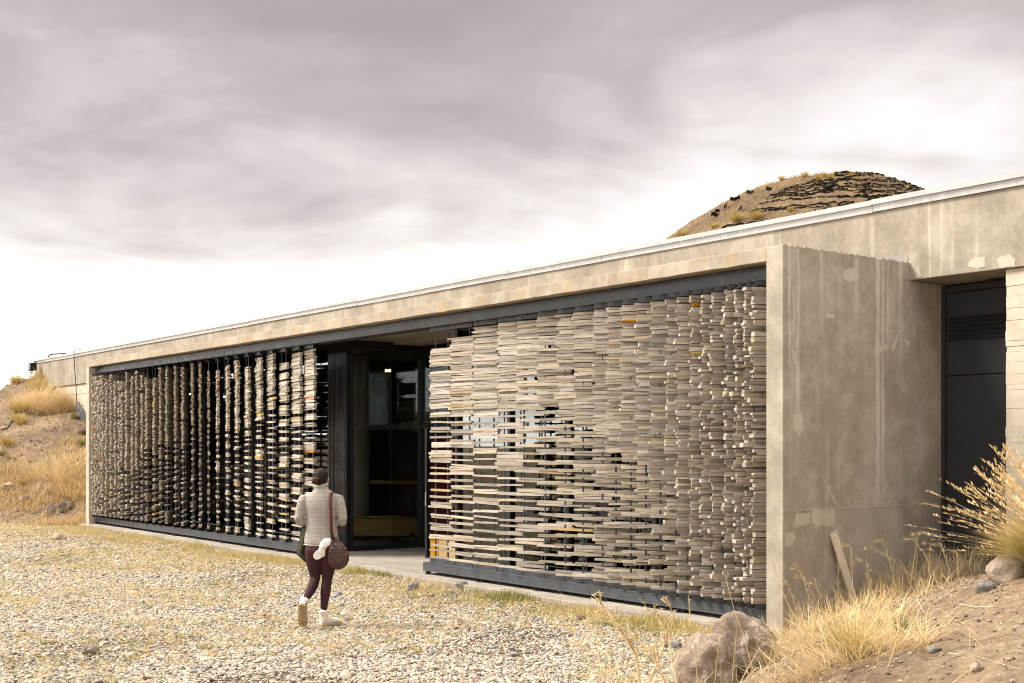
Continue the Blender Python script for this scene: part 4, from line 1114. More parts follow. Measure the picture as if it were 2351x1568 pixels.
# seed heads: short scales along the outer fifth of every stalk
tt = RNG.uniform(.80, 1.0, (n, 16)); h = np.stack([np.cos(az), np.sin(az), np.zeros(n)], -1)
hor = (np.sin(lean)[:, None] * tt + bend[:, None] * tt ** 2) * L[:, None]; ver = (np.cos(lean)[:, None] * tt - .35 * bend[:, None] * tt ** 2) * L[:, None]
pp = root[:, None] + h[:, None] * hor[..., None]; pp[..., 2] += ver; pp = pp.reshape(-1, 3); m_ = len(pp)
V, q, t_, T = blades(pp, np.repeat(az, 16) + RNG.normal(0, .5, m_), np.clip(np.repeat(lean, 16) + RNG.normal(.1, .25, m_), 0, 1.5), np.full(m_, .035), np.full(m_, .010), np.zeros(m_), RNG.uniform(.6, 1, m_))
me = fast_mesh('seed_heads', V, quads=q, tris=t_, attrs={'tint': T}); me.materials.append(M['straw']); link(bpy.data.objects.new('seed_heads', me), bt)

# tall weed stalks with plumes close to the camera
def weed(loc, pts, r0, label, plume=True, mat='straw', branch=7, group='tall dry weeds at the front'):
    root = empty('weed_stalk', loc); tag(root, label, 'weed', group, 'thing')
    m = MB(); n_ = len(pts); pv = [Vector(p) for p in pts]
    m.tube(pts, [r0 * (1 - .75 * i / (n_ - 1)) for i in range(n_)], 5)
    o = m.build('stem', M[mat], root, smooth=True)
    at_ = o.data.attributes.new('tint', 'FLOAT', 'POINT'); at_.data.foreach_set('value', [random.uniform(.55, .8)] * len(o.data.vertices))
    m = MB()
    for k in range(branch):
        t_ = random.uniform(.35, .98) * (n_ - 1); i = min(int(t_), n_ - 2); b_ = pv[i].lerp(pv[i + 1], t_ - i); ln = random.uniform(.03, .11) * (1.3 - t_ / n_)
        dr_ = (pv[i + 1] - pv[i]).normalized() + Vector((random.uniform(-.8, .8), random.uniform(-.6, .6), random.uniform(-.1, .7)))
        e = b_ + dr_.normalized() * ln; mid = b_.lerp(e, .55) + Vector((0, 0, .012))
        m.tube([b_, mid, e], [r0 * .42, r0 * .34, r0 * .18], 4)
        if plume:
            for q_ in range(3):
                c_ = mid.lerp(e, random.random()); m.tube([c_, c_ + Vector((random.uniform(-.02, .02), random.uniform(-.02, .02), random.uniform(.0, .02)))], [r0 * .32, r0 * .12], 3)
    if branch:
        o = m.build('side_shoots', M[mat], root, smooth=True)
        at_ = o.data.attributes.new('tint', 'FLOAT', 'POINT'); at_.data.foreach_set('value', [random.uniform(.5, .9)] * len(o.data.vertices))
    return root
def weed_px(uv, Y, label, r0=.004, **kw):
    P = [Vector(((u_ - 1175.5) / 2836 * Y, Y + .04 * i, 1.9 + (1023 - v_) / 2836 * Y)) for i, (u_, v_) in enumerate(uv)]
    gz_ = max(float(mound_h(P[0].x, P[0].y)), ZG)
    base = Vector((P[0].x - .0, P[0].y, gz_)); P = [base] + [p for p in P if p.z > gz_ + .02]
    return weed(base, [p - base for p in P], r0, label, **kw)
weed_px([(1470, 1580), (1462, 1510), (1420, 1440), (1395, 1405), (1362, 1382)], 5.6, 'tall blurred straw weed leaning left in front of the gravel', .0085, branch=16)
weed_px([(1535, 1585), (1500, 1505), (1456, 1465), (1412, 1442), (1368, 1412)], 5.4, 'straw weed bending low across the gravel at the front', .008, branch=12)
weed_px([(1480, 1590), (1522, 1500), (1552, 1430), (1546, 1400), (1528, 1385)], 5.8, 'dry weed with hooked tip before the steel beam', .0065, branch=14)
weed_px([(1560, 1590), (1545, 1520), (1540, 1462), (1520, 1430), (1487, 1402)], 5.9, 'thin dry weed between the hooked weed and the boulder', .006, branch=10)
weed_px([(1372, 1590), (1382, 1540), (1372, 1480), (1355, 1440), (1352, 1390)], 5.2, 'single upright straw weed at the left of the group', .003, branch=3)
weed_px([(1605, 1590), (1597, 1500), (1590, 1420), (1588, 1372)], 6.2, 'straight thin stalk in front of the boulder', .0028, branch=2)
weed_px([(1735, 1560), (1712, 1470), (1690, 1400), (1672, 1322)], 7.0, 'long stalk leaning left above the boulders', .0032, branch=2)
weed_px([(1880, 1500), (1830, 1420), (1806, 1370), (1788, 1282)], 7.5, 'long straw stalk crossing the foot of the pale post', .0034, branch=2)
for k, (ua, va, ub, vb) in enumerate(((1925, 1420, 1935, 1235), (1960, 1400, 1962, 1255), (2000, 1390, 1998, 1290), (2060, 1360, 2035, 1245), (2110, 1340, 2010, 1262), (2090, 1350, 2120, 1230),
                                    (2150, 1330, 2105, 1240), (2130, 1340, 2148, 1250), (1870, 1430, 1850, 1330), (1895, 1430, 1838, 1310), (1840, 1450, 1815, 1345), (1910, 1450, 1880, 1345), (2185, 1330, 2170, 1255), (2200, 1330, 2210, 1270))):
    Y_ = 10.6 + .1 * k % 1.0
    weed_px([(ua, va), (ua + (ub - ua) * .3, va + (vb - va) * .4), (ua + (ub - ua) * .65, va + (vb - va) * .75), (ub, vb), (ub - 14, vb + 4)], Y_,
            'feathery dry weed in front of the side wall, %s from the leaning board' % ORD[k], .0019, branch=22, group='feathery weeds by the side wall')
for k, (ua, va, ub, vb) in enumerate(((1800, 1560, 1760, 1420), (1830, 1570, 1850, 1400), (1870, 1575, 1830, 1430), (1910, 1570, 1960, 1400), (1950, 1575, 1900, 1420), (2000, 1570, 2060, 1420), (1760, 1575, 1790, 1440), (1680, 1575, 1700, 1450), (2060, 1580, 2050, 1470), (1640, 1580, 1660, 1470))):
    weed_px([(ua, va), (ua + (ub - ua) * .35, va + (vb - va) * .4), (ua + (ub - ua) * .7, va + (vb - va) * .75), (ub, vb)], 6.2 + .15 * k,
            'dry stalk rising from the near straw, %s counted along the lower edge' % ORD[k], .0021, branch=6, group='stalks in the near straw')
# bare twigs on the soil
def twig(uv, label, r0=.006):
    P = [at(u_, v_, mound_h, 4.5) + Vector((0, 0, .012)) for u_, v_ in uv]
    m = MB(); m.tube([p - P[0] for p in P], [r0 * (1 - .6 * i / (len(P) - 1)) for i in range(len(P))], 6)
    o = m.build('twig', M['twig'], None, smooth=True); o.location = P[0]
    at_ = o.data.attributes.new('tint', 'FLOAT', 'POINT'); at_.data.foreach_set('value', [.85] * len(o.data.vertices))
    return tag(o, label, 'twig', 'bare twigs on the mound', 'thing')
twig([(2060, 1420), (2068, 1408), (2075, 1390), (2077, 1380)], 'white curved twig lying on bare soil')
twig([(2110, 1368), (2108, 1385), (2118, 1405), (2126, 1412)], 'short pale twig hanging from the dead bush')
twig([(2060, 1352), (2110, 1345), (2160, 1352), (2195, 1375)], 'long pale twig reaching from the dead bush over soil')
twig([(2205, 1392), (2240, 1400), (2290, 1398)], 'brown twig between two round dark stones')
twig([(2178, 1506), (2200, 1508), (2216, 1505)], 'short grey stick on the near soil')
heap(2085, 1345, mound_h, 900, .32, .30, 'dead pale bush tangled against the side wall', (-.2, .1), 8.0, 'twig', .004)
heap(1905, 1470, mound_h, 900, .4, .34, 'pale straw heap right of the boulders', (-.2, .1), 5.5, 'straw', .004)
heap(1960, 1530, mound_h, 900, .35, .36, 'straw clump spreading at the middle of the near mound', (-.3, .1), 5.0, 'straw', .0038)
heap(1850, 1420, mound_h, 700, .3, .32, 'straw clump at the foot of the pale post', (-.2, .1), 7.0, 'straw', .0038)
heap(2180, 1322, mound_h, 700, .25, .28, 'dead stems below the charcoal door', (-.1, .1), 8.0, 'twig', .004)

# wooden lath leaning on the side wall
pb = at(1955, 1395, mound_h, 9); bot = BW(.16, 1.05, .05); top_ = BW(.018, .80, .95)
ax = (top_ - bot); ln = ax.length
m = MB(); m.box(-.05, .05, -.011, .011, 0, ln)
m.v = [(x + (.012 if z > .1 and x > 0 else 0), y, z + (.02 if z > .1 and x < 0 else 0)) for x, y, z in m.v]
o = m.build('lath', M['lath'], None, bevel=.003)
zc = ax.normalized(); yc = zc.cross(-YH).normalized(); yc = (XH - zc * XH.dot(zc)).normalized(); xc = yc.cross(zc)
o.matrix_world = Matrix.Translation(bot) @ Matrix((xc, yc, zc)).transposed().to_4x4()
tag(o, 'pale sawn wooden lath leaning against the concrete side wall', 'board', kind='thing')

# ------------------------------------------------------------------ turf dome on the roof, wrapped in black cellular strips
DC = Vector((8.60, 34.0)); DT = 9.27
def dome_h(x, y, detail=True):
    r2 = (x - DC.x) ** 2 + (y - DC.y) ** 2
    h = DT - .092 * r2
    if detail: h = h + fbm(x * 1.1, y * 1.1, 3, 33) * .16 + fbm(x * 5, y * 5, 3, 34) * .09
    return h
dome = add_mesh('earth_dome', grid_mesh('earth_dome', np.arange(.5, 17, .09), np.arange(25.5, 42.5, .09), dome_h, lambda X, Y: dome_h(X, Y, False) > 4.2), M['dome_soil'])
tag(dome, kind='structure')
def geo_strip(r_, a0, a1, name='geocell_strip', hgt=.055, lift=.008, amp=.018, per=.30):
    n_ = max(4, int((a1 - a0) * r_ / (per / 4))); m = MB(); vs = []
    for i in range(n_ + 1):
        a = a0 + (a1 - a0) * i / n_
        rr = r_ + amp * math.sin(2 * math.pi * i / 4) + random.uniform(-.007, .007)
        x_, y_ = DC.x + rr * math.cos(a), DC.y + rr * math.sin(a); z_ = float(dome_h(x_, y_)) + random.uniform(-.03, .01)
        out = Vector((math.cos(a), math.sin(a), 1.2)).normalized() * hgt * random.uniform(.55, 1.1)
        vs += [(x_, y_, z_ - .04 + lift), (x_ + out.x, y_ + out.y, z_ + out.z * .75 + lift)]
    m.add(vs, [(2 * i, 2 * i + 2, 2 * i + 3, 2 * i + 1) for i in range(n_)])
    o = m.build(name, M['geo_plastic'], dome, fix=False)
    sm = o.modifiers.new('thick', 'SOLIDIFY'); sm.thickness = .008
    return o
r_ = 1.5
while r_ < 7.2:
    a0, a1 = R(np.interp(r_, [1.5, 3, 5, 7.2], [-95, -128, -140, -150])), R(np.interp(r_, [1.5, 3, 7.2], [-5, 0, 5]))
    a = a0 + random.uniform(0, .1)
    while a < a1:
        da = random.uniform(1.2, 3.2) / r_
        left = (a - a0) / (a1 - a0)
        if random.random() < .50 + .50 * left: geo_strip(r_, a, min(a + da, a1 + .1))
        a += da + (random.uniform(.1, .5) / r_ if random.random() > left else .005)
    r_ += random.uniform(.095, .135)
for k in range(34):   # cell walls running down the slope
    a = R(random.uniform(-115, 0)); r0 = random.uniform(2.0, 6.6); n_ = 7; m = MB(); vs = []
    for i in range(n_):
        rr = r0 + .55 * i / (n_ - 1); aa = a + .03 * math.sin(i * 1.9)
        x_, y_ = DC.x + rr * math.cos(aa), DC.y + rr * math.sin(aa); z_ = float(dome_h(x_, y_))
        vs += [(x_, y_, z_ - .04), (x_ + .01, y_, z_ + random.uniform(.02, .06))]
    m.add(vs, [(2 * i, 2 * i + 2, 2 * i + 3, 2 * i + 1) for i in range(n_ - 1)]); o = m.build('geocell_strip', M['geo_plastic'], dome, fix=False)
    o.modifiers.new('thick', 'SOLIDIFY').thickness = .008
for k, (u_, v_) in enumerate(((1640, 492), (1625, 476), (1650, 470), (1690, 462), (1605, 482), (1668, 478), (1758, 440), (1720, 448), (1900, 438), (1985, 437), (1640, 500), (1700, 485))):
    p_ = at(u_, v_, dome_h, 24, 45); m = MB(); vs = []; a = random.uniform(0, 6.28); c_ = random.uniform(-2.5, 2.5)
    for i in range(7):
        a += c_ * .12; q_ = Vector((.055 * (i - 3) * math.cos(a), .055 * (i - 3) * math.sin(a) * .5, .03 + .03 * math.sin(i + k)))
        vs += [p_ + q_, p_ + q_ + Vector((.015, -.03, .085))]
    m.add(vs, [(2 * i, 2 * i + 2, 2 * i + 3, 2 * i + 1) for i in range(6)]); o = m.build('loose_strip', M['geo_plastic'], dome, fix=False)
    o.modifiers.new('thick', 'SOLIDIFY').thickness = .008
dome_tufts = [(1565, 540, 'in front at the dome\'s left foot'), (1640, 520, 'above the zinc cap, second from the left foot'), (1690, 505, 'beside another, midway along the cap'), (1735, 500, 'right of the pair along the cap'),
    (1815, 482, 'among the lower black strips'), (1880, 410, 'just under the summit'), (1955, 402, 'on the skyline right of the summit'), (1890, 400, 'on the very summit'), (1848, 404, 'on the skyline left of the summit'),
    (1795, 411, 'on the left skyline, upper'), (1750, 422, 'on the left skyline, middle'), (1697, 440, 'on the left skyline, lower'), (1905, 408, 'right below the summit tuft')]
for k, (u_, v_, lb) in enumerate(dome_tufts):
    p_ = at(u_, v_ + 4, dome_h, 24, 45)
    tuft(GT_[k % 3], p_, random.uniform(.6, .95) * (.8 if k < 4 else .5), k * 1.1, 'golden grass tuft ' + lb, 'grass tufts on the dome', 'grass tuft')
n0 = 60000; X_ = RNG.uniform(2, 15, n0); Y_ = RNG.uniform(26.5, 36, n0); k = (dome_h(X_, Y_, False) > 5.5) & (RNG.random(n0) < np.clip((fbm(X_ * .9, Y_ * .9, 3, 37) + .42 - (X_ - 8) * .05) * .9, .05, 1)); X_, Y_ = X_[k], Y_[k]; n = len(X_)
o = blade_obj('dome_grass', M['straw'], root=np.stack([X_, Y_, dome_h(X_, Y_) - .01], -1), az=RNG.uniform(0, 6.28, n), lean=RNG.uniform(.2, 1.3, n), length=RNG.uniform(.04, .15, n),
              width=RNG.uniform(.006, .013, n), bend=RNG.uniform(-.3, .5, n), tint=np.clip(RNG.normal(.25, .2, n), 0, 1))
tag(o, 'thin dry grass over the roof dome', 'grass', kind='stuff')

# ------------------------------------------------------------------ fittings at the far end of the wall
fl = empty('floodlight', BW(-34.05, 2.12, 4.66), ANG); tag(fl, 'black floodlight fixed under the far end of the zinc cap', 'floodlight', kind='thing')
m = MB(); m.add([(-.10, -.06, .02), (.10, -.06, .02), (.14, -.26, .0), (-.14, -.26, .0), (-.10, -.04, -.24), (.10, -.04, -.24), (.14, -.26, -.28), (-.14, -.26, -.28)],
                [(0, 1, 2, 3), (7, 6, 5, 4), (0, 4, 5, 1), (1, 5, 6, 2), (3, 2, 6, 7), (0, 3, 7, 4)]); m.build('housing', M['rubber'], fl, bevel=.015)
m = MB(); m.box(-.12, .12, -.275, -.262, -.25, -.02); m.build('visor', M['dark_frame'], fl)
m = MB(); m.tube([(-.16, -.1, -.1), (-.16, -.06, .06), (.16, -.06, .06), (.16, -.1, -.1)], .014, 6); m.build('yoke', M['rubber'], fl)
m = MB(); m.box(-.14, -.02, -.20, -.16, -.34, -.29); m.build('junction_box', M['pale_rock'], fl)
def cable(pts, r_, label):
    P = [Vector(p) for p in pts]; m = MB(); m.tube([p - P[0] for p in P], r_, 6); o = m.build('cable', M['rubber'], None, smooth=True); o.location = P[0]
    return tag(o, label, 'cable', 'cables at the wall end', 'thing')
e0 = BW(-32.6, 2.09, 4.86); gnd = at(2, 872, hh, 26) + Vector((-.3, -.3, .02))
pts = [BW(-31.9, 2.4, 4.87), BW(-32.4, 2.2, 4.88), e0]
for k in range(1, 9):
    q_ = e0.lerp(gnd, k / 8); q_.z -= .25 * math.sin(math.pi * k / 8); q_.z = max(q_.z, float(hill_h(q_.x, q_.y)) + .03); pts.append(q_)
cable(pts, .022, 'black cable running from the cap end down across the slope')
cable([BW(-30.1, 2.35, 4.87), BW(-30.05, 2.15, 4.90), BW(-30.1, 2.09, 4.80), BW(-30.14, 2.12, 4.3), BW(-30.1, 2.15, 3.8), BW(-30.05, 2.16, 3.2)], .013, 'black cable hanging straight down over the zinc cap')
P = [at(10, 1010, hh, 26) + Vector((-1.0, 0, .02)), at(18, 985, hh, 26) + Vector((0, 0, .03)), at(45, 935, hh, 26) + Vector((0, 0, .03)), at(78, 912, hh, 26) + Vector((0, 0, .03)), at(98, 905, hh, 26) + Vector((0, 0, -.03))]
cable(P, .018, 'thin black hose lying on the slope among tussocks')
# geotextile sheet showing at the foot of the far wall
m = MB(); vs = []; nx_, nz_ = 14, 6
for i in range(nx_ + 1):
    for j in range(nz_ + 1):
        t_ = i / nx_; s2 = j / nz_; x_ = -29.9 + 2.2 * t_; zt = 3.25 - 1.0 * t_ ** .8; zb = zt - .12 - .75 * t_ * (1 - .1 * t_)
        vs.append((x_, 2.20 - .12 * s2 - .03 * math.sin(9 * t_ + 3 * s2) - .10 * t_, zt + (zb - zt) * s2))
m.add(vs, [(i * (nz_ + 1) + j, (i + 1) * (nz_ + 1) + j, (i + 1) * (nz_ + 1) + j + 1, i * (nz_ + 1) + j + 1) for i in range(nx_) for j in range(nz_)])
o = m.build('membrane_sheet', M['tarp'], None, smooth=True); o.location = P0; o.rotation_euler = (0, 0, ANG); o.modifiers.new('thick', 'SOLIDIFY').thickness = .01
tag(o, 'folded black waterproofing sheet at the foot of the far wall', 'sheet', kind='thing')

# ------------------------------------------------------------------ inside the lobby
def bench(loc, rz, L_, label):
    b_ = empty('plank_bench', loc, rz); tag(b_, label, 'bench', 'plank benches inside', 'thing')
    part('plank', M['pine'], (-L_ / 2, L_ / 2, -.05, .05, .14, .46), bevel=.012, parent=b_); part('plank', M['pine'], (-L_ / 2 + .1, L_ / 2 - .3, .06, .40, .42, .48), bevel=.01, parent=b_)
    for x_ in (-L_ / 2 + .28, L_ / 2 - .28):
        part('leg', M['dark_frame'], (x_ - .045, x_ + .045, -.06, .05, 0, .20), parent=b_); part('leg', M['dark_frame'], (x_ - .045, x_ + .045, .30, .40, 0, .41), parent=b_)
    return b_
bench((-2.70, 24.75, ZS), .03, 1.95, 'thick pine plank bench on black legs just inside the glass')
bench((-2.85, 25.7, ZS), .10, 1.7, 'second pine bench behind the front one')
t_ = empty('high_table', (-2.65, 27.2, ZS), .05); tag(t_, 'high table with papers inside the lobby', 'table', kind='thing')
part('table_top', M['pine'], (-.62, .6, -.35, .35, 1.12, 1.17), bevel=.006, parent=t_)
for x_ in (-.55, .53):
    for y_ in (-.28, .28): part('leg', M['dark_frame'], (x_ - .025, x_ + .025, y_ - .025, y_ + .025, 0, 1.118), parent=t_)
o = part('paper', M['paper'], (-.45, -.15, -.3, -.05, 1.171, 1.185), parent=None); o.location = (-2.65, 27.2, ZS); tag(o, 'white papers lying on the left of the table', 'paper', kind='thing')
o = part('paper', M['paper'], (-.10, .14, -.28, -.05, 1.171, 1.180), parent=None); o.location = (-2.65, 27.2, ZS); tag(o, 'white papers lying on the middle of the table', 'paper', kind='thing')
for k, (u_, v_, Y_, r_, lb) in enumerate(((887, 851, 27, .030, 'glowing warm pendant bulb, left of the pair behind glass'), (894, 851, 27, .032, 'glowing warm pendant bulb, right of the pair behind glass'),
                                         (968, 884, 28, .02, 'tiny warm lamp near the right edge of the lobby glass'), (515, 1300 / 1.742 + 165, 24.5, .02, 'tiny warm lamp behind the left screen'), (436, 905, 27.5, .018, 'tiny warm lamp far behind the left screen'))):
    lp = empty('pendant_lamp', ((u_ - 1175.5) / 2836 * Y_, Y_, 1.9 + (1023 - v_) / 2836 * Y_)); tag(lp, lb, 'lamp', 'small lamps inside', 'thing')
    bm = bmesh.new(); bmesh.ops.create_uvsphere(bm, u_segments=12, v_segments=8, radius=r_); me = bpy.data.meshes.new('bulb'); bm.to_mesh(me); bm.free(); me.materials.append(M['bulb'])
    link(bpy.data.objects.new('bulb', me), lp)
    m = MB(); m.tube([(0, 0, r_), (0, 0, r_ + .05)], r_ * .7, 8); m.build('socket', M['dark_frame'], lp)
    m = MB(); m.tube([(0, 0, r_ + .05), (0, 0, 3.79 - lp.location.z)], .004, 5); m.build('flex', M['rubber'], lp)
cr = empty('wooden_crate', BW(-8.72, 1.72, ZS), ANG + R(20)); tag(cr, 'orange pine crate standing behind the first board stack', 'crate', kind='thing')
for k in range(3):
    x0 = -.26 + k * .176
    part('board', M['orange_wood'] if k == 0 else M['fresh_wood'], (x0, x0 + .17, -.26, -.235, .03, .37), bevel=.004, parent=cr)
for k in range(2): part('board', M['fresh_wood'], (.27, .295, -.26 + k * .262, -.004 + k * .262, .03, .37), bevel=.004, parent=cr)
part('lid', M['fresh_wood'], (-.28, .30, -.27, .27, .372, .395), bevel=.004, parent=cr)
for x_ in (-.2, .22): part('runner', M['dark_frame'], (x_ - .03, x_ + .03, -.22, .25, 0, .029), parent=cr)

# ------------------------------------------------------------------ the walking person
def ell_tube(rings, n=22, cap=True):
    """rings: (centre, rx, ry); planes perpendicular to the path, rx along world X as far as possible"""
    m = MB(); cs = [Vector(r[0]) for r in rings]; vs = []
    for i, r in enumerate(rings):
        t_ = (cs[min(i + 1, len(cs) - 1)] - cs[max(i - 1, 0)]).normalized()
        a = Vector((1, 0, 0)) - t_ * t_.x
        if a.length < .3: a = Vector((0, 1, 0)) - t_ * t_.y
        a.normalize(); b_ = t_.cross(a)
        for k in range(n):
            an = 2 * math.pi * k / n; vs.append(cs[i] + a * (r[1] * math.cos(an)) + b_ * (r[2] * math.sin(an)))
    fs = []
    for i in range(len(rings) - 1):
        for k in range(n): fs.append((i * n + k, i * n + (k + 1) % n, (i + 1) * n + (k + 1) % n, (i + 1) * n + k))
    if cap: fs += [tuple(range(n))[::-1], tuple((len(rings) - 1) * n + k for k in range(n))]
    m.add(vs, fs); return m
def ball(c_, rx, ry, rz, seg=20):
    m = MB(); vs = []; fs = []; nr = 12
    rings = [((c_[0], c_[1], c_[2] - rz * math.cos(math.pi * (i + .5) / nr)), rx * math.sin(math.pi * (i + .5) / nr), ry * math.sin(math.pi * (i + .5) / nr)) for i in range(nr)]
    for c2, a, b_ in rings:
        for k in range(seg):
            an = 2 * math.pi * k / seg; vs.append((c2[0] + a * math.cos(an), c2[1] + b_ * math.sin(an), c2[2]))
    for i in range(nr - 1):
        for k in range(seg): fs.append((i * seg + k, i * seg + (k + 1) % seg, (i + 1) * seg + (k + 1) % seg, (i + 1) * seg + k))
    fs += [tuple(range(seg))[::-1], tuple((nr - 1) * seg + k for k in range(seg))]
    m.add(vs, fs); return m
def fuse(name, pieces, mat, parent, voxel=.010, smooth=4):
    m = MB()
    for p in pieces: m.add(p.v, p.f)
    tmp = m.build(name, mat, None)
    rm = tmp.modifiers.new('r', 'REMESH'); rm.mode = 'VOXEL'; rm.voxel_size = voxel
    sm = tmp.modifiers.new('s', 'SMOOTH'); sm.iterations = smooth; sm.factor = .5
    dg_ = bpy.context.evaluated_depsgraph_get(); dg_.update()
    me = bpy.data.meshes.new_from_object(tmp.evaluated_get(dg_)); me.name = name
    old = tmp.data; bpy.data.objects.remove(tmp); bpy.data.meshes.remove(old)
    me.materials.clear(); me.materials.append(mat)
    me.polygons.foreach_set('use_smooth', [True] * len(me.polygons))
    return link(bpy.data.objects.new(name, me), parent)

def cloth(name, col, rough=.9, fine=60, amp=.3, fold=0.0):
    m, t, b = new_mat(name); co = t.node('ShaderNodeTexCoord').outputs['Object']
    nz = t.noise(co, 7, 5, .6)
    t.put(b.inputs['Base Color'], t.hsv(col, v=t.ramp(nz, [(.3, 1 - amp), (.7, 1 + amp)])))
    b.inputs['Roughness'].default_value = rough; b.inputs['Specular IOR Level'].default_value = .15
    t.put(b.inputs['Normal'], t.bump(t.math('ADD', t.noise(co, fine, 3), t.math('MULTIPLY', t.noise(co, 9, 4, .6, .5), fold)), .4, .006))
    return m
def knit():
    m, t, b = new_mat('patterned_knit'); co = t.node('ShaderNodeTexCoord').outputs['Object']
    x, y, z = t.sep(co)
    nz_ = t.noise(co, 8, 3)
    ang = t.math('MULTIPLY', x, 1.1)
    a = t.math('ADD', t.math('DIVIDE', ang, .027), t.math('MULTIPLY', nz_, .25)); c_ = t.math('ADD', t.math('DIVIDE', z, .029), t.math('MULTIPLY', nz_, .25))
    def line(v, w_): return t.math('LESS_THAN', t.math('ABSOLUTE', t.math('SUBTRACT', t.math('FRACT', v), .5)), w_)
    p1 = line(t.math('ADD', a, c_), .10); p2 = line(t.math('SUBTRACT', a, c_), .10); gap = t.math('GREATER_THAN', t.math('ABSOLUTE', t.math('SUBTRACT', t.math('FRACT', t.math('ADD', a, .25)), .5)), .10)
    p3 = t.math('MULTIPLY', line(t.math('MULTIPLY', a, 2.0), .16), line(t.math('ADD', t.math('MULTIPLY', c_, 2.0), .5), .16))
    ln_ = t.math('MAXIMUM', t.math('MULTIPLY', t.math('MAXIMUM', p1, p2), gap), p3)
    col = t.mix(ln_, (0.44, 0.40, 0.355), (0.21, 0.18, 0.158))
    col = t.hsv(col, v=t.ramp(t.noise(co, 90, 2), [(.3, .82), (.7, 1.12)]))
    t.put(b.inputs['Base Color'], col); b.inputs['Roughness'].default_value = .95; b.inputs['Specular IOR Level'].default_value = .1
    t.put(b.inputs['Normal'], t.bump(t.math('ADD', t.noise(co, 110, 2), t.math('MULTIPLY', t.noise(co, 11, 4, .6, .8), 1.6)), .5, .008))
    return m
def quilt():
    m, t, b = new_mat('quilted_nylon'); co = t.node('ShaderNodeTexCoord').outputs['Object']; x, y, z = t.sep(co)
    a = t.math('DIVIDE', t.math('ADD', x, z), .075); c_ = t.math('DIVIDE', t.math('SUBTRACT', x, z), .075)
    f = lambda v: t.math('ABSOLUTE', t.math('SUBTRACT', t.math('FRACT', v), .5))
    seam = t.math('MAXIMUM', f(a), f(c_))
    t.put(b.inputs['Base Color'], t.mix(t.ramp(seam, [(.44, 0.0), (.49, .6)]), (0.065, 0.024, 0.017), (0.022, 0.010, 0.008)))
    b.inputs['Roughness'].default_value = .5
    t.put(b.inputs['Normal'], t.bump(t.math('ADD', t.math('MULTIPLY', seam, -1.5), t.noise(co, 22, 4, .6, .6)), .8, .012)); return m
M['knit'] = knit(); M['leggings'] = cloth('leggings', (0.052, 0.020, 0.024), .75, 140, .12)
M['skin'] = cloth('skin', (0.44, 0.245, 0.165), .55, 40, .06); M['hair'] = cloth('hair', (0.016, 0.010, 0.007), .62, 120, .5, 0)
M['bun_hair'] = cloth('bun_hair', (0.045, 0.026, 0.017), .55, 150, .5, 0)
M['boot'] = cloth('boot_leather', (0.72, 0.67, 0.59), .65, 40, .1, .5); M['sole'] = cloth('boot_sole', (0.40, 0.30, 0.18), .8, 60, .2)
M['sock'] = cloth('sock', (0.75, 0.74, 0.72), .9, 90, .05); M['olive'] = cloth('olive_canvas', (0.042, 0.044, 0.026), .85, 70, .2, 1.5)
M['quilt'] = quilt(); M['strap'] = cloth('strap_webbing', (0.10, 0.035, 0.022), .7, 90, .15); M['cap_cloth'] = cloth('cap_cloth', (0.72, 0.68, 0.62), .85, 60, .06, 1.2)
M['white_trim'] = cloth('white_trim', (0.74, 0.70, 0.62), .9, 80, .05)

PL = Vector((-2.10, 13.62, ZG + .012))
per = empty('person', PL, R(-3)); tag(per, 'person in a patterned knit jacket and dark leggings walking to the door', 'person', kind='thing')
A = {}
A['arm_r'] = [((.175, 0, 1.425), .060), ((.205, -.015, 1.36), .062), ((.228, -.03, 1.27), .056), ((.246, -.045, 1.185), .052), ((.236, -.03, 1.150), .052), ((.20, .07, 1.145), .048), ((.155, .17, 1.155), .041), ((.125, .235, 1.165), .034)]
A['arm_l'] = [((-x, y, z), r) for (x, y, z), r in A['arm_r']]
leg_r = [((.088, -.005, .84), .098, .110), ((.086, -.005, .76), .096, .105), ((.078, .0, .66), .082, .088), ((.066, .012, .57), .066, .070), ((.057, .016, .50), .056, .058), ((.050, .0, .42), .057, .060), ((.044, -.012, .35), .055, .058), ((.034, -.012, .26), .044, .045), ((.026, -.008, .17), .035, .037)]
leg_l = [((-.088, -.005, .84), .098, .110), ((-.088, -.002, .76), .096, .105), ((-.082, .015, .66), .082, .088), ((-.078, .030, .575), .066, .070), ((-.078, .028, .515), .056, .060), ((-.085, -.025, .46), .057, .058), ((-.098, -.085, .41), .054, .056), ((-.118, -.155, .355), .042, .044), ((-.132, -.205, .315), .035, .037)]
torso = [((0, 0, .86), .165, .105), ((0, 0, 1.0), .155, .10), ((0, 0, 1.12), .145, .095), ((0, 0, 1.28), .165, .105), ((0, 0, 1.38), .17, .10), ((0, 0, 1.44), .14, .08), ((-.004, 0, 1.50), .06, .058), ((-.008, .012, 1.56), .052, .054)]
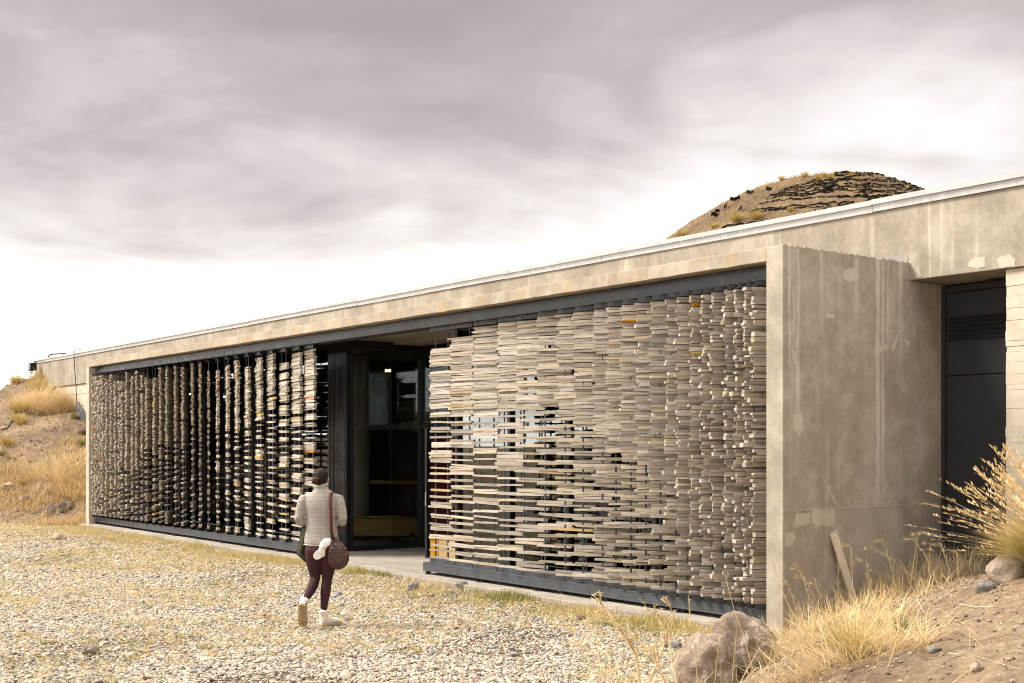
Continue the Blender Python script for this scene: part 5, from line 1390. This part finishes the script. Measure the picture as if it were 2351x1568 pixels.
def hand(side):
    s = side; out = [ell_tube([((s * .125, .235, 1.165), .028, .020), ((s * .105, .28, 1.165), .038, .016), ((s * .088, .32, 1.16), .036, .015)], 12)]
    for k in range(4):
        b_ = Vector((s * (.112 - .016 * k), .318 + .004 * k, 1.168 - .018 * (k - 1.5) * .8)); ln = (.066, .074, .070, .056)[k]
        d1 = Vector((-s * .5, .75, -.25)).normalized(); d2 = Vector((-s * .8, .2, -.6)).normalized()
        out.append(ell_tube([(b_, .0092, .0092), (b_ + d1 * ln * .5, .0088, .0088), (b_ + d1 * ln * .5 + d2 * ln * .3, .008, .008), (b_ + d1 * ln * .5 + d2 * ln * .55, .006, .006)], 8))
    b_ = Vector((s * .108, .268, 1.182)); out.append(ell_tube([(b_, .012, .012), (b_ + Vector((-s * .022, .03, .022)), .0105, .0105), (b_ + Vector((-s * .040, .055, .022)), .007, .007)], 8))
    return out
body = [ell_tube(torso), ell_tube([(c_, a * .9, b_ * .9) for c_, a, b_ in leg_r]), ell_tube([(c_, a * .9, b_ * .9) for c_, a, b_ in leg_l]),
        ell_tube([(c_, r * .72, r * .72) for c_, r in A['arm_r']], 14), ell_tube([(c_, r * .72, r * .72) for c_, r in A['arm_l']], 14),
        ball((-.010, .028, 1.63), .074, .092, .105), ball((-.008, .075, 1.565), .045, .045, .045), ell_tube([((-.004, .113, 1.640), .008, .010), ((-.004, .128, 1.605), .014, .012)], 8),
        ball((-.085, .018, 1.612), .012, .022, .032, 10), ball((.068, .018, 1.612), .012, .022, .032, 10),
        ell_tube([((.026, -.008, .19), .032, .034), ((.024, -.01, .08), .034, .04), ((.06, .05, .05), .036, .032), ((.11, .13, .03), .03, .02)], 12),
        ell_tube([((-.132, -.205, .33), .032, .034), ((-.142, -.235, .26), .034, .036), ((-.155, -.215, .16), .036, .03), ((-.165, -.18, .07), .03, .02)], 12)] + hand(1) + hand(-1)
fuse('body', body, M['skin'], per, .009, 3)
for s in (-1, 1):
    o = ball((-.006 + s * .030, .108, 1.638), .012, .012, .012, 10).build('eye', M['sock'], per, smooth=True)
    ball((-.006 + s * .030, .1165, 1.638), .0055, .0055, .0055, 8).build('iris', M['hair'], o, smooth=True)
ball((-.006, .112, 1.572), .022, .008, .006, 12).build('mouth', M['red_panel'], per, smooth=True)
# hair: cap of hair, nape and bun
hr = fuse('hair', [ball((-.010, .008, 1.645), .083, .094, .100), ball((-.010, -.02, 1.615), .078, .072, .085), ball((-.012, -.035, 1.570), .050, .045, .045)], M['hair'], per, .008, 3)
fuse('bun', [ball((-.046, -.108, 1.605), .042, .036, .042), ball((-.026, -.115, 1.617), .026, .026, .028), ball((-.060, -.122, 1.595), .026, .024, .028)], M['bun_hair'], hr, .005, 1)
# jacket
jt = [((0, 0, .905), .196, .138), ((0, 0, .96), .190, .134), ((0, 0, 1.04), .178, .126), ((0, 0, 1.12), .170, .120), ((0, 0, 1.22), .178, .124), ((0, 0, 1.32), .188, .126), ((0, 0, 1.385), .190, .120), ((0, 0, 1.430), .178, .106), ((-.002, 0, 1.468), .132, .090), ((-.004, .0, 1.505), .080, .074), ((-.006, .004, 1.545), .074, .072)]
jk = fuse('jacket', [ell_tube(jt, 28), ell_tube([(c_, r, r) for c_, r in A['arm_r'][:7]], 18), ell_tube([(c_, r, r) for c_, r in A['arm_l'][:7]], 18), ball((.165, 0, 1.405), .058, .060, .054), ball((-.165, 0, 1.405), .058, .060, .054)], M['knit'], per, .009, 4)
def nudge(me, f):
    n_ = len(me.vertices); co_ = np.zeros(n_ * 3, np.float32); no_ = np.zeros(n_ * 3, np.float32)
    me.vertices.foreach_get('co', co_); me.vertices.foreach_get('normal', no_); co_ = co_.reshape(-1, 3); no_ = no_.reshape(-1, 3)
    d_ = np.array([f(Vector(p)) for p in co_.tolist()], np.float32)
    me.vertices.foreach_set('co', (co_ + no_ * d_[:, None]).ravel()); me.update()
def sleeve_folds(me):
    nudge(me, lambda p: mnoise.noise(Vector((p.x * 6, p.y * 6, p.z * 9))) * .005 + mnoise.noise(Vector((p.x * 4 + 3, p.y * 4, p.z * 16 + p.x * 12))) * .005 * (1 if abs(p.x) < .2 and p.z < 1.25 else .6))
sleeve_folds(jk.data)
ell_tube([((0, 0, .896), .197, .139), ((0, 0, .906), .198, .140)], 40, cap=False).build('hem_trim', M['white_trim'], jk, smooth=True)
ell_tube([((-.006, .004, 1.535), .080, .078), ((-.010, .004, 1.562), .084, .080), ((-.010, .004, 1.568), .079, .075), ((-.006, .004, 1.545), .074, .072)], 30, cap=False).build('collar', M['knit'], jk, smooth=True)
# leggings
fuse('leggings', [ell_tube([((0, -.005, .95), .160, .112), ((0, -.012, .90), .172, .122), ((0, -.018, .84), .180, .130), ((0, -.012, .78), .172, .118), ((0, -.004, .745), .13, .085)], 26), ball((.075, -.045, .835), .088, .088, .088), ball((-.075, -.045, .835), .088, .088, .088),
                  ell_tube(leg_r, 20), ell_tube(leg_l, 20)], M['leggings'], per, .009, 4)
# boots and socks
ell_tube([((.026, -.008, .185), .036, .038), ((.025, -.009, .13), .038, .040)], 16).build('sock', M['sock'], per, smooth=True)
ell_tube([((-.132, -.205, .325), .036, .038), ((-.137, -.222, .285), .038, .040)], 16).build('sock', M['sock'], per, smooth=True)
fd = Vector((.62, .78, 0)); sdv = Vector((.78, -.62, 0))
def foot_pieces(heel, toe_dir, up, side, L_=.27):
    H = Vector(heel); F = Vector(toe_dir).normalized(); U = Vector(up).normalized(); S = Vector(side).normalized()
    def slab(z0, z1, grow):
        prof = [(-.02, .030), (.02, .040), (.08, .042), (.13, .046), (.18, .052), (.23, .046), (.262, .028)]
        vs = []
        for zz in (z0, z1):
            for x_, w_ in prof: vs.append(H + F * x_ + S * (w_ + grow) + U * zz)
            for x_, w_ in prof[::-1]: vs.append(H + F * x_ - S * (w_ + grow) + U * zz)
        n_ = len(prof) * 2; return MB().add(vs, [tuple(range(n_))[::-1], tuple(range(n_, 2 * n_))] + [(k, (k + 1) % n_, (k + 1) % n_ + n_, k + n_) for k in range(n_)])
    P = lambda x_, z_: H + F * x_ + U * z_
    m = MB(); rings = [(-.018, .065, .036, .060), (.03, .070, .042, .066), (.08, .062, .043, .056), (.13, .052, .046, .042), (.18, .046, .050, .034), (.225, .040, .046, .028), (.258, .032, .030, .018)]
    vs = []; n = 16
    for x_, zc, w_, h_ in rings:
        for k in range(n):
            an = 2 * math.pi * k / n; vs.append(P(x_, max(.022, zc + h_ * math.sin(an))) + S * (w_ * math.cos(an)))
    m.add(vs, [(i * n + k, i * n + (k + 1) % n, (i + 1) * n + (k + 1) % n, (i + 1) * n + k) for i in range(len(rings) - 1) for k in range(n)] + [tuple(range(n))[::-1], tuple((len(rings) - 1) * n + k for k in range(n))])
    sh = MB(); vs = []
    for x_, zc, w_, l_ in ((.035, .07, .044, .058), (.028, .11, .043, .052), (.022, .15, .045, .050), (.020, .165, .046, .052)):
        for k in range(n):
            an = 2 * math.pi * k / n; vs.append(P(x_ + l_ * math.cos(an), zc) + S * (w_ * math.sin(an)))
    sh.add(vs, [(i * n + k, i * n + (k + 1) % n, (i + 1) * n + (k + 1) % n, (i + 1) * n + k) for i in range(3) for k in range(n)] + [tuple(range(n))[::-1], tuple(3 * n + k for k in range(n))])
    return [m, sh], slab, (H, F, U, S)
def boot(heel, F, U, S):
    (ps, slab, fr) = foot_pieces(heel, F, U, S)
    b_ = fuse('boot', ps, M['boot'], per, .007, 3)
    slab(-.002, .024, .004).build('sole', M['sole'], b_, bevel=.004)
    H, F, U, S = fr; m = MB()
    for x_ in (-.005, .03, .065, .10, .135, .17, .205, .235):
        for sg in (-1, 1):
            c_ = H + F * x_ + S * (sg * .022) + U * -.006; vs = []
            for dz_ in (-.007, .005):
                for (a, e) in ((-.010, -.017), (.010, -.017), (.014, .017), (-.006, .017)): vs.append(c_ + F * (a + .004 * sg) + S * (e * sg) + U * dz_)
            m.add(vs, [(0, 1, 2, 3), (7, 6, 5, 4), (0, 4, 5, 1), (1, 5, 6, 2), (2, 6, 7, 3), (3, 7, 4, 0)])
    o = m.build('tread', M['sole'], b_); return b_
boot((.012, -.045, .004), fd, (0, 0, 1), sdv)
Fd = Vector((-.07, .42, -.90)).normalized(); Sd = Vector((1, .06, 0)).normalized(); Sd = (Sd - Fd * Sd.dot(Fd)).normalized(); Ud = Sd.cross(Fd).normalized()
if Ud.y < 0: Ud = -Ud
boot((-.150, -.295, .262), Fd, Ud, Sd)

# shoulder bag, carried by the person
bag = empty('shoulder_bag', PL, R(-3)); tag(bag, 'dark brown quilted bag hanging at the hip from one shoulder strap', 'bag', kind='thing')
bg_ = [((.215, -.07, .655), .060, .045), ((.212, -.085, .675), .094, .066), ((.208, -.09, .72), .116, .080), ((.202, -.09, .78), .122, .082), ((.190, -.088, .84), .108, .074), ((.176, -.086, .90), .080, .058), ((.163, -.085, .955), .046, .036), ((.158, -.084, .985), .020, .020)]
o = fuse('pouch', [ell_tube(bg_, 24)], M['quilt'], bag, .008, 3)
nudge(o.data, lambda p: mnoise.noise(p * 14) * .009)
def ribbon(name, pts, wd, w_, mat, parent, th=.005):
    m = MB(); vs = []
    for p, d_ in zip(pts, wd):
        p = Vector(p); d_ = Vector(d_).normalized() * w_ / 2; vs += [p - d_, p + d_]
    m.add(vs, [(2 * i, 2 * i + 1, 2 * i + 3, 2 * i + 2) for i in range(len(pts) - 1)]); o = m.build(name, mat, parent, smooth=True, fix=False)
    s_ = o.modifiers.new('thick', 'SOLIDIFY'); s_.thickness = th; return o
ribbon('strap', [(.150, -.12, .975), (.140, -.148, 1.06), (.136, -.150, 1.15), (.132, -.150, 1.25), (.128, -.146, 1.33), (.125, -.128, 1.40), (.124, -.085, 1.457), (.124, -.01, 1.482), (.128, .08, 1.450), (.140, .125, 1.36), (.160, .138, 1.22), (.182, .09, 1.08), (.176, -.03, .985)],
       [(1, .3, 0), (1, .3, 0), (1, .2, 0), (1, 0, 0), (1, 0, 0), (1, 0, 0), (1, 0, -.2), (1, 0, -.2), (1, 0, 0), (1, 0, 0), (1, .2, 0), (.3, 1, 0), (.3, 1, 0)], .036, M['strap'], bag)
part('buckle', M['dark_frame'], (.132, .178, -.135, -.115, .965, .985), parent=bag)
# pale cap tied to the bag
cp = empty('baseball_cap', PL, R(-3)); tag(cp, 'off-white cap tied to the bag with its peak hanging down', 'cap', kind='thing')
cr_ = [((.128, -.150, .968), .018, .012), ((.105, -.172, .950), .046, .030), ((.080, -.182, .925), .052, .036), ((.060, -.186, .898), .045, .034), ((.046, -.186, .872), .036, .030), ((.040, -.184, .835), .040, .030), ((.042, -.182, .80), .036, .022), ((.046, -.180, .775), .020, .012)]
o = fuse('crown', [ell_tube(cr_, 18)], M['cap_cloth'], cp, .006, 3)
nudge(o.data, lambda p: mnoise.noise(p * 22) * .007)
m = MB(); vs = []; n_ = 20
for t_ in (-.004, .004):
    for k in range(n_):
        an = 2 * math.pi * k / n_; a = .058 * math.cos(an); b_ = .044 * math.sin(an); cx2 = a * .72 - b_ * -.69; cz2 = a * .69 + b_ * -.72
        vs.append((.004 + cx2 * 1.05, -.192 + t_ - .35 * (a * a + b_ * b_) / .06 * .05, .802 + cz2 * 1.05))
m.add(vs, [tuple(range(n_))[::-1], tuple(range(n_, 2 * n_))] + [(k, (k + 1) % n_, (k + 1) % n_ + n_, k + n_) for k in range(n_)]); m.build('peak', M['cap_cloth'], cp, smooth=False, bevel=.002)
# coat over the left forearm
m = MB(); vs = []; nx_, nz_ = 12, 14
for j in range(nz_ + 1):
    t_ = j / nz_; xl = np.interp(t_, [0, .25, .6, .78, 1.0], [-.205, -.235, -.268, -.288, -.165]); xr = np.interp(t_, [0, .3, .7, 1.0], [-.13, -.12, -.13, -.145])
    for i in range(nx_ + 1):
        s_ = i / nx_; x_ = xl + (xr - xl) * s_
        vs.append((x_, .06 + .035 * math.sin(9 * s_ + 2 * t_) * (0.3 + t_) - .05 * t_, 1.15 - .46 * t_ + .02 * math.sin(6 * s_) * t_))
m.add(vs, [(j * (nx_ + 1) + i, j * (nx_ + 1) + i + 1, (j + 1) * (nx_ + 1) + i + 1, (j + 1) * (nx_ + 1) + i) for j in range(nz_) for i in range(nx_)])
o = m.build('folded_coat', M['olive'], None, smooth=True); o.location = PL; o.rotation_euler = (0, 0, R(-3)); s_ = o.modifiers.new('thick', 'SOLIDIFY'); s_.thickness = .028; s_.offset = 0
tag(o, 'olive green coat hanging over the forearm', 'coat', kind='thing')
